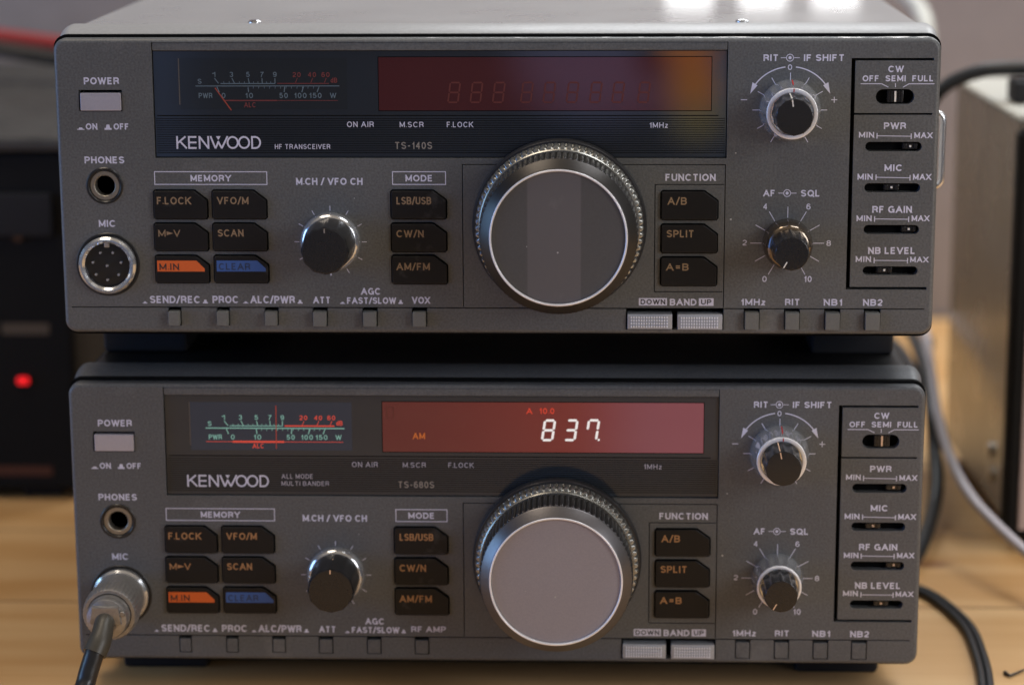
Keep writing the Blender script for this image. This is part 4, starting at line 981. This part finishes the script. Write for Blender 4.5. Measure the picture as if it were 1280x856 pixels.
# footprint: near-left, near-right, far-right, far-left
NL = Vector((189.5, 171.4)); FL = Vector((185.0, 302.0)); dd = (NL-FL).normalized(); side = Vector((-dd.y, dd.x))
if side.x < 0: side = -side
NR = NL+side*150; FR = FL+side*150
quadbox('body', [NL, NR, FR, FL], hb, HT-2.2, M['box_side'], Cc, .8)
k = 1.2
quadbox('top_cover', [NL-side*k, NR+side*k, FR+side*k, FL-side*k], HT-2, HT, M['cream'], Cc, .6)
fr0 = NL+dd*.2; fr1 = NL+dd*10
quadbox('front_bezel', [fr1-side*2, fr1+side*152, fr0+side*152, fr0-side*2], hb-3, HT+1.5-6, M['black_box'], Cc, 1.5)
quadbox('front_face', [fr1+dd*1+side*3.2, fr1+dd*1+side*147, fr1-dd*.2+side*147, fr1-dd*.2+side*3.2], hb, HT-12, M['pinkish'], Cc, .3)
def side_screw(y, z, m, r=3.0):
    x = NL.x+(FL.x-NL.x)*(y-NL.y)/(FL.y-NL.y)
    bm = bmesh.new(); P = [Vector((x-.0, y, z)), Vector((x-1.4, y, z)), Vector((x-1.9, y, z))]
    b_tube(bm, P, [r, r, r*.6], 20); fin(bm, 'side_screw', m, Cc)
for (y, z, mm_) in (((200.51, 30.11, 1), (198.27, 20.85, 1), (339.24, 43.01, 0), (339.30, 32.96, 0))):
    side_screw(y, z, M['screw'] if mm_ else M['screw_dark'])
for xx, yy in ((NL+side*12-dd*15), (NL+side*130-dd*15), (FL+side*12+dd*15), (FL+side*130+dd*15)):
    bm = bmesh.new(); b_lathe(bm, 0, 0, [(7, 0), (7, hb+.3), (0, hb+.3)], 24)
    for v in bm.verts: v.co = Vector((xx+v.co.x, yy+v.co.z, -v.co.y))
    fin(bm, 'foot', M['rubber'], Cc)

# ------------------------------------------------------------------ cables
def wpts(L): return [Vector(p) for p in L]
cable('white_cable', wpts([(176.23, 330.00, 57.12), (175.23, 300.00, 52.73), (172.75, 262.00, 45.57), (171.04, 228.00, 36.81), (170.74, 190.00, 29.58), (173.16, 155.00, 24.66), (178.91, 128.00, 21.15), (186.81, 105.00, 17.05), (196.12, 85.00, 12.24)]), 1.95, M['cable_white'],
      'pale lilac white cable curving down from behind the radios towards the instrument case', 'cable')
cable('slate_cable', wpts([(171.05, 330.00, 51.61), (171.14, 300.00, 50.21), (170.83, 265.00, 44.85), (169.45, 235.00, 35.03), (168.99, 222.00, 24.89), (167.92, 205.00, 16.18), (164.56, 188.00, 9.50), (157.77, 160.00, 7.19), (151.32, 140.00, 4.51), (142.42, 125.00, 1.16)]), 2.9, M['cable_grey_black'],
      'slate black cable bulging out behind the right edge of the lower radio', 'cable')
cable('far_cable', wpts([(159.29, 300.00, 51.61), (161.65, 285.00, 50.71), (162.99, 268.00, 49.34), (163.47, 250.00, 46.66), (161.94, 240.00, 33.73)]), 3.2, M['cable_grey_black'],
      'dark cable dropping down behind the right rear corner of the upper radio', 'cable')
tw = [(139.03, 120.93), (148.30, 110.93), (153.79, 100.18), (158.58, 81.90), (160.81, 65.13), (160.37, 42.65), (158.89, 21.30), (155.45, -3.93), (149.47, -34.19)]
A_ = [Vector((p[0]-1.3, p[1], 1.5)) for p in tw]; B_ = [Vector((p[0]+1.3, p[1]+.5, 1.5)) for p in tw]
cable('twin_cord', A_, 1.4, M['cable_grey_black'], 'left strand of the black twin cord snaking over the table at lower right', 'cable', 'strands of the twin cord')
cable('twin_cord', B_, 1.4, M['cable_grey_black'], 'right strand of the black twin cord snaking over the table at lower right', 'cable', 'strands of the twin cord')
cable('arched_cable', wpts([(161.28, 240.00, 156.64), (166.04, 235.00, 166.25), (170.54, 230.00, 171.93), (177.52, 225.00, 176.27), (186.03, 220.00, 179.00), (199.15, 215.00, 179.83), (209.47, 212.00, 178.89)]), 2.9, M['cable_black'],
      'thin black cable arching from the upper radio over the cream case top', 'cable')
x, z = (196.46, 169.84)
bm = bmesh.new(); b_box(bm, x-4, x+16, HT+.05, HT+9, -222, -205, bev=1.5)
tag(fin(bm, 'cable_plug', M['rubber'], None), 'black rectangular plug lying on the cream top of the instrument case', 'plug')
cable('pale_cable', wpts([(172.26, 420.00, 195.29), (177.00, 415.00, 191.91), (180.69, 408.00, 188.72), (182.37, 400.00, 184.92), (182.95, 392.00, 179.70), (183.07, 388.00, 171.24), (180.44, 385.00, 149.42)]), 4.2, M['cream'],
      'pale cream cable drooping behind the top right corner of the upper radio', 'cable')
# bent nail lying on the table
n0 = (166.30, 26.69)
n1 = (167.38, 23.72)
n2 = (173.14, 29.86)
bm = bmesh.new(); b_tube(bm, [Vector((n0[0], n0[1], .8)), Vector((n1[0], n1[1], .8)), Vector((n1[0]*.5+n2[0]*.5, n1[1]*.5+n2[1]*.5, .7)), Vector((n2[0], n2[1], .7))], [.75, .5, .38, .3], 10)
tag(fin(bm, 'bent_nail', M['screw_dark'], None), 'small dark bent nail lying on the bare table at lower right', 'nail')

# ------------------------------------------------------------------ light
w = bpy.data.worlds.new('World'); scn.world = w; w.use_nodes = True
nt = w.node_tree; bg = nt.nodes['Background']
tc = nt.nodes.new('ShaderNodeTexCoord')
def room_patch(prev, d, c0, c1, colour):
    """soft patch of the surrounding room seen in direction d"""
    d = Vector(d).normalized()
    dp = nt.nodes.new('ShaderNodeVectorMath'); dp.operation = 'DOT_PRODUCT'; dp.inputs[1].default_value = d
    nt.links.new(tc.outputs['Generated'], dp.inputs[0])
    mr = nt.nodes.new('ShaderNodeMapRange'); mr.interpolation_type = 'SMOOTHSTEP'; mr.inputs[1].default_value = c0; mr.inputs[2].default_value = c1
    nt.links.new(dp.outputs['Value'], mr.inputs[0])
    mx = nt.nodes.new('ShaderNodeMix'); mx.data_type = 'RGBA'; mx.inputs['B'].default_value = (*colour, 1)
    nt.links.new(mr.outputs[0], mx.inputs['Factor'])
    if isinstance(prev, tuple): mx.inputs['A'].default_value = (*prev, 1)
    else: nt.links.new(prev, mx.inputs['A'])
    return mx.outputs['Result']
c = room_patch((.088, .091, .092), (0, -1, .05), .2, .95, (.100, .103, .112))   # the room behind the camera
c = room_patch(c, (0, -.40, 1), .50, .9, (.36, .29, .22))                        # warm ceiling
c = room_patch(c, (-.93, -.40, .02), .90, .965, (.36, .85, 2.6))                 # blue daylight from a window on the left
c = room_patch(c, (-.19, -1, -.11), .9975, .9998, (.25, .38, .72))              # what the glossy display windows mirror
c = room_patch(c, (-.13, -1, -.115), .9980, .9998, (.06, .07, .08))
c = room_patch(c, (.000, -1, -.095), .9990, .99992, (.55, .55, .95))
c = room_patch(c, (.027, -1, -.10), .99990, .99998, (.05, .04, .04))
c = room_patch(c, (.055, -1, -.115), .99930, .99995, (.50, .62, .9))
c = room_patch(c, (.0385, -1, -.092), .99988, .999985, (3.2, 1.0, .1))
c = room_patch(c, (.0410, -1, -.112), .99990, .99999, (2.6, 1.1, .15))
c = room_patch(c, (.0430, -1, -.128), .99990, .99999, (1.4, 1.1, .4))
nt.links.new(c, bg.inputs['Color']); bg.inputs['Strength'].default_value = 1.0

def area(name, loc, target, sx_, sy_, power, colour):
    l = bpy.data.lights.new(name, 'AREA'); l.shape = 'RECTANGLE'; l.size = sx_*MM; l.size_y = sy_*MM; l.energy = power; l.color = colour
    o = bpy.data.objects.new(name, l); col.objects.link(o); o.location = Vector(loc)*MM
    d = (Vector(target)-Vector(loc)); o.rotation_euler = d.to_track_quat('-Z', 'Y').to_euler(); return o
# three panes of the window on the back wall, right, plus three small lamps added for glints on the cover
for i in range(3):
    area('window_pane_lamp', (80+i*300, 585, 560), (60+i*60, 0, 150), 230, 420, 2.3, (.93, .97, 1))
    area('cover_glint_lamp', ((81, 121, 160)[i], 585, 222), ((75, 100, 125)[i], 0, 215), 25, 64, .014, (1, 1, 1))
area('left_window_lamp', (-1500, -260, 300), (0, 0, 120), 500, 700, 4.6, (.42, .72, 1))
area('top_fill_lamp', (700, 30, 1400), (60, 0, 150), 500, 500, 8, (.97, .98, 1))  # unseen lamp added overhead to brighten the cover and rims
area('ceiling_lamp', (-450, -120, 1500), (-150, 0, 60), 500, 500, 6.5, (1, .84, .66))
area('front_right_lamp', (760, -560, 400), (120, 0, 130), 340, 480, 3.6, (.97, .97, 1.0))  # unseen lamp added at front right to brighten the panels on that side

# ------------------------------------------------------------------ camera
cam = bpy.data.cameras.new('camera'); co = bpy.data.objects.new('camera', cam); col.objects.link(co); scn.camera = co
co.matrix_world = Matrix(((0.999391, -0.003134, 0.034758, 0.030964), (0.034612, 0.216426, -0.975685, -0.727933), (-0.004465, 0.976294, 0.216403, 0.279068), (0, 0, 0, 1)))
cam.sensor_width = 24; cam.sensor_fit = 'HORIZONTAL'; cam.lens = 24*3000/1280
cam.clip_start = .02; cam.clip_end = 30
cam.dof.use_dof = True; cam.dof.focus_distance = .728; cam.dof.aperture_fstop = 56.25/11.5
scn.view_settings.view_transform = 'Standard'; scn.view_settings.look = 'None'; scn.view_settings.exposure = 0; scn.view_settings.gamma = 1
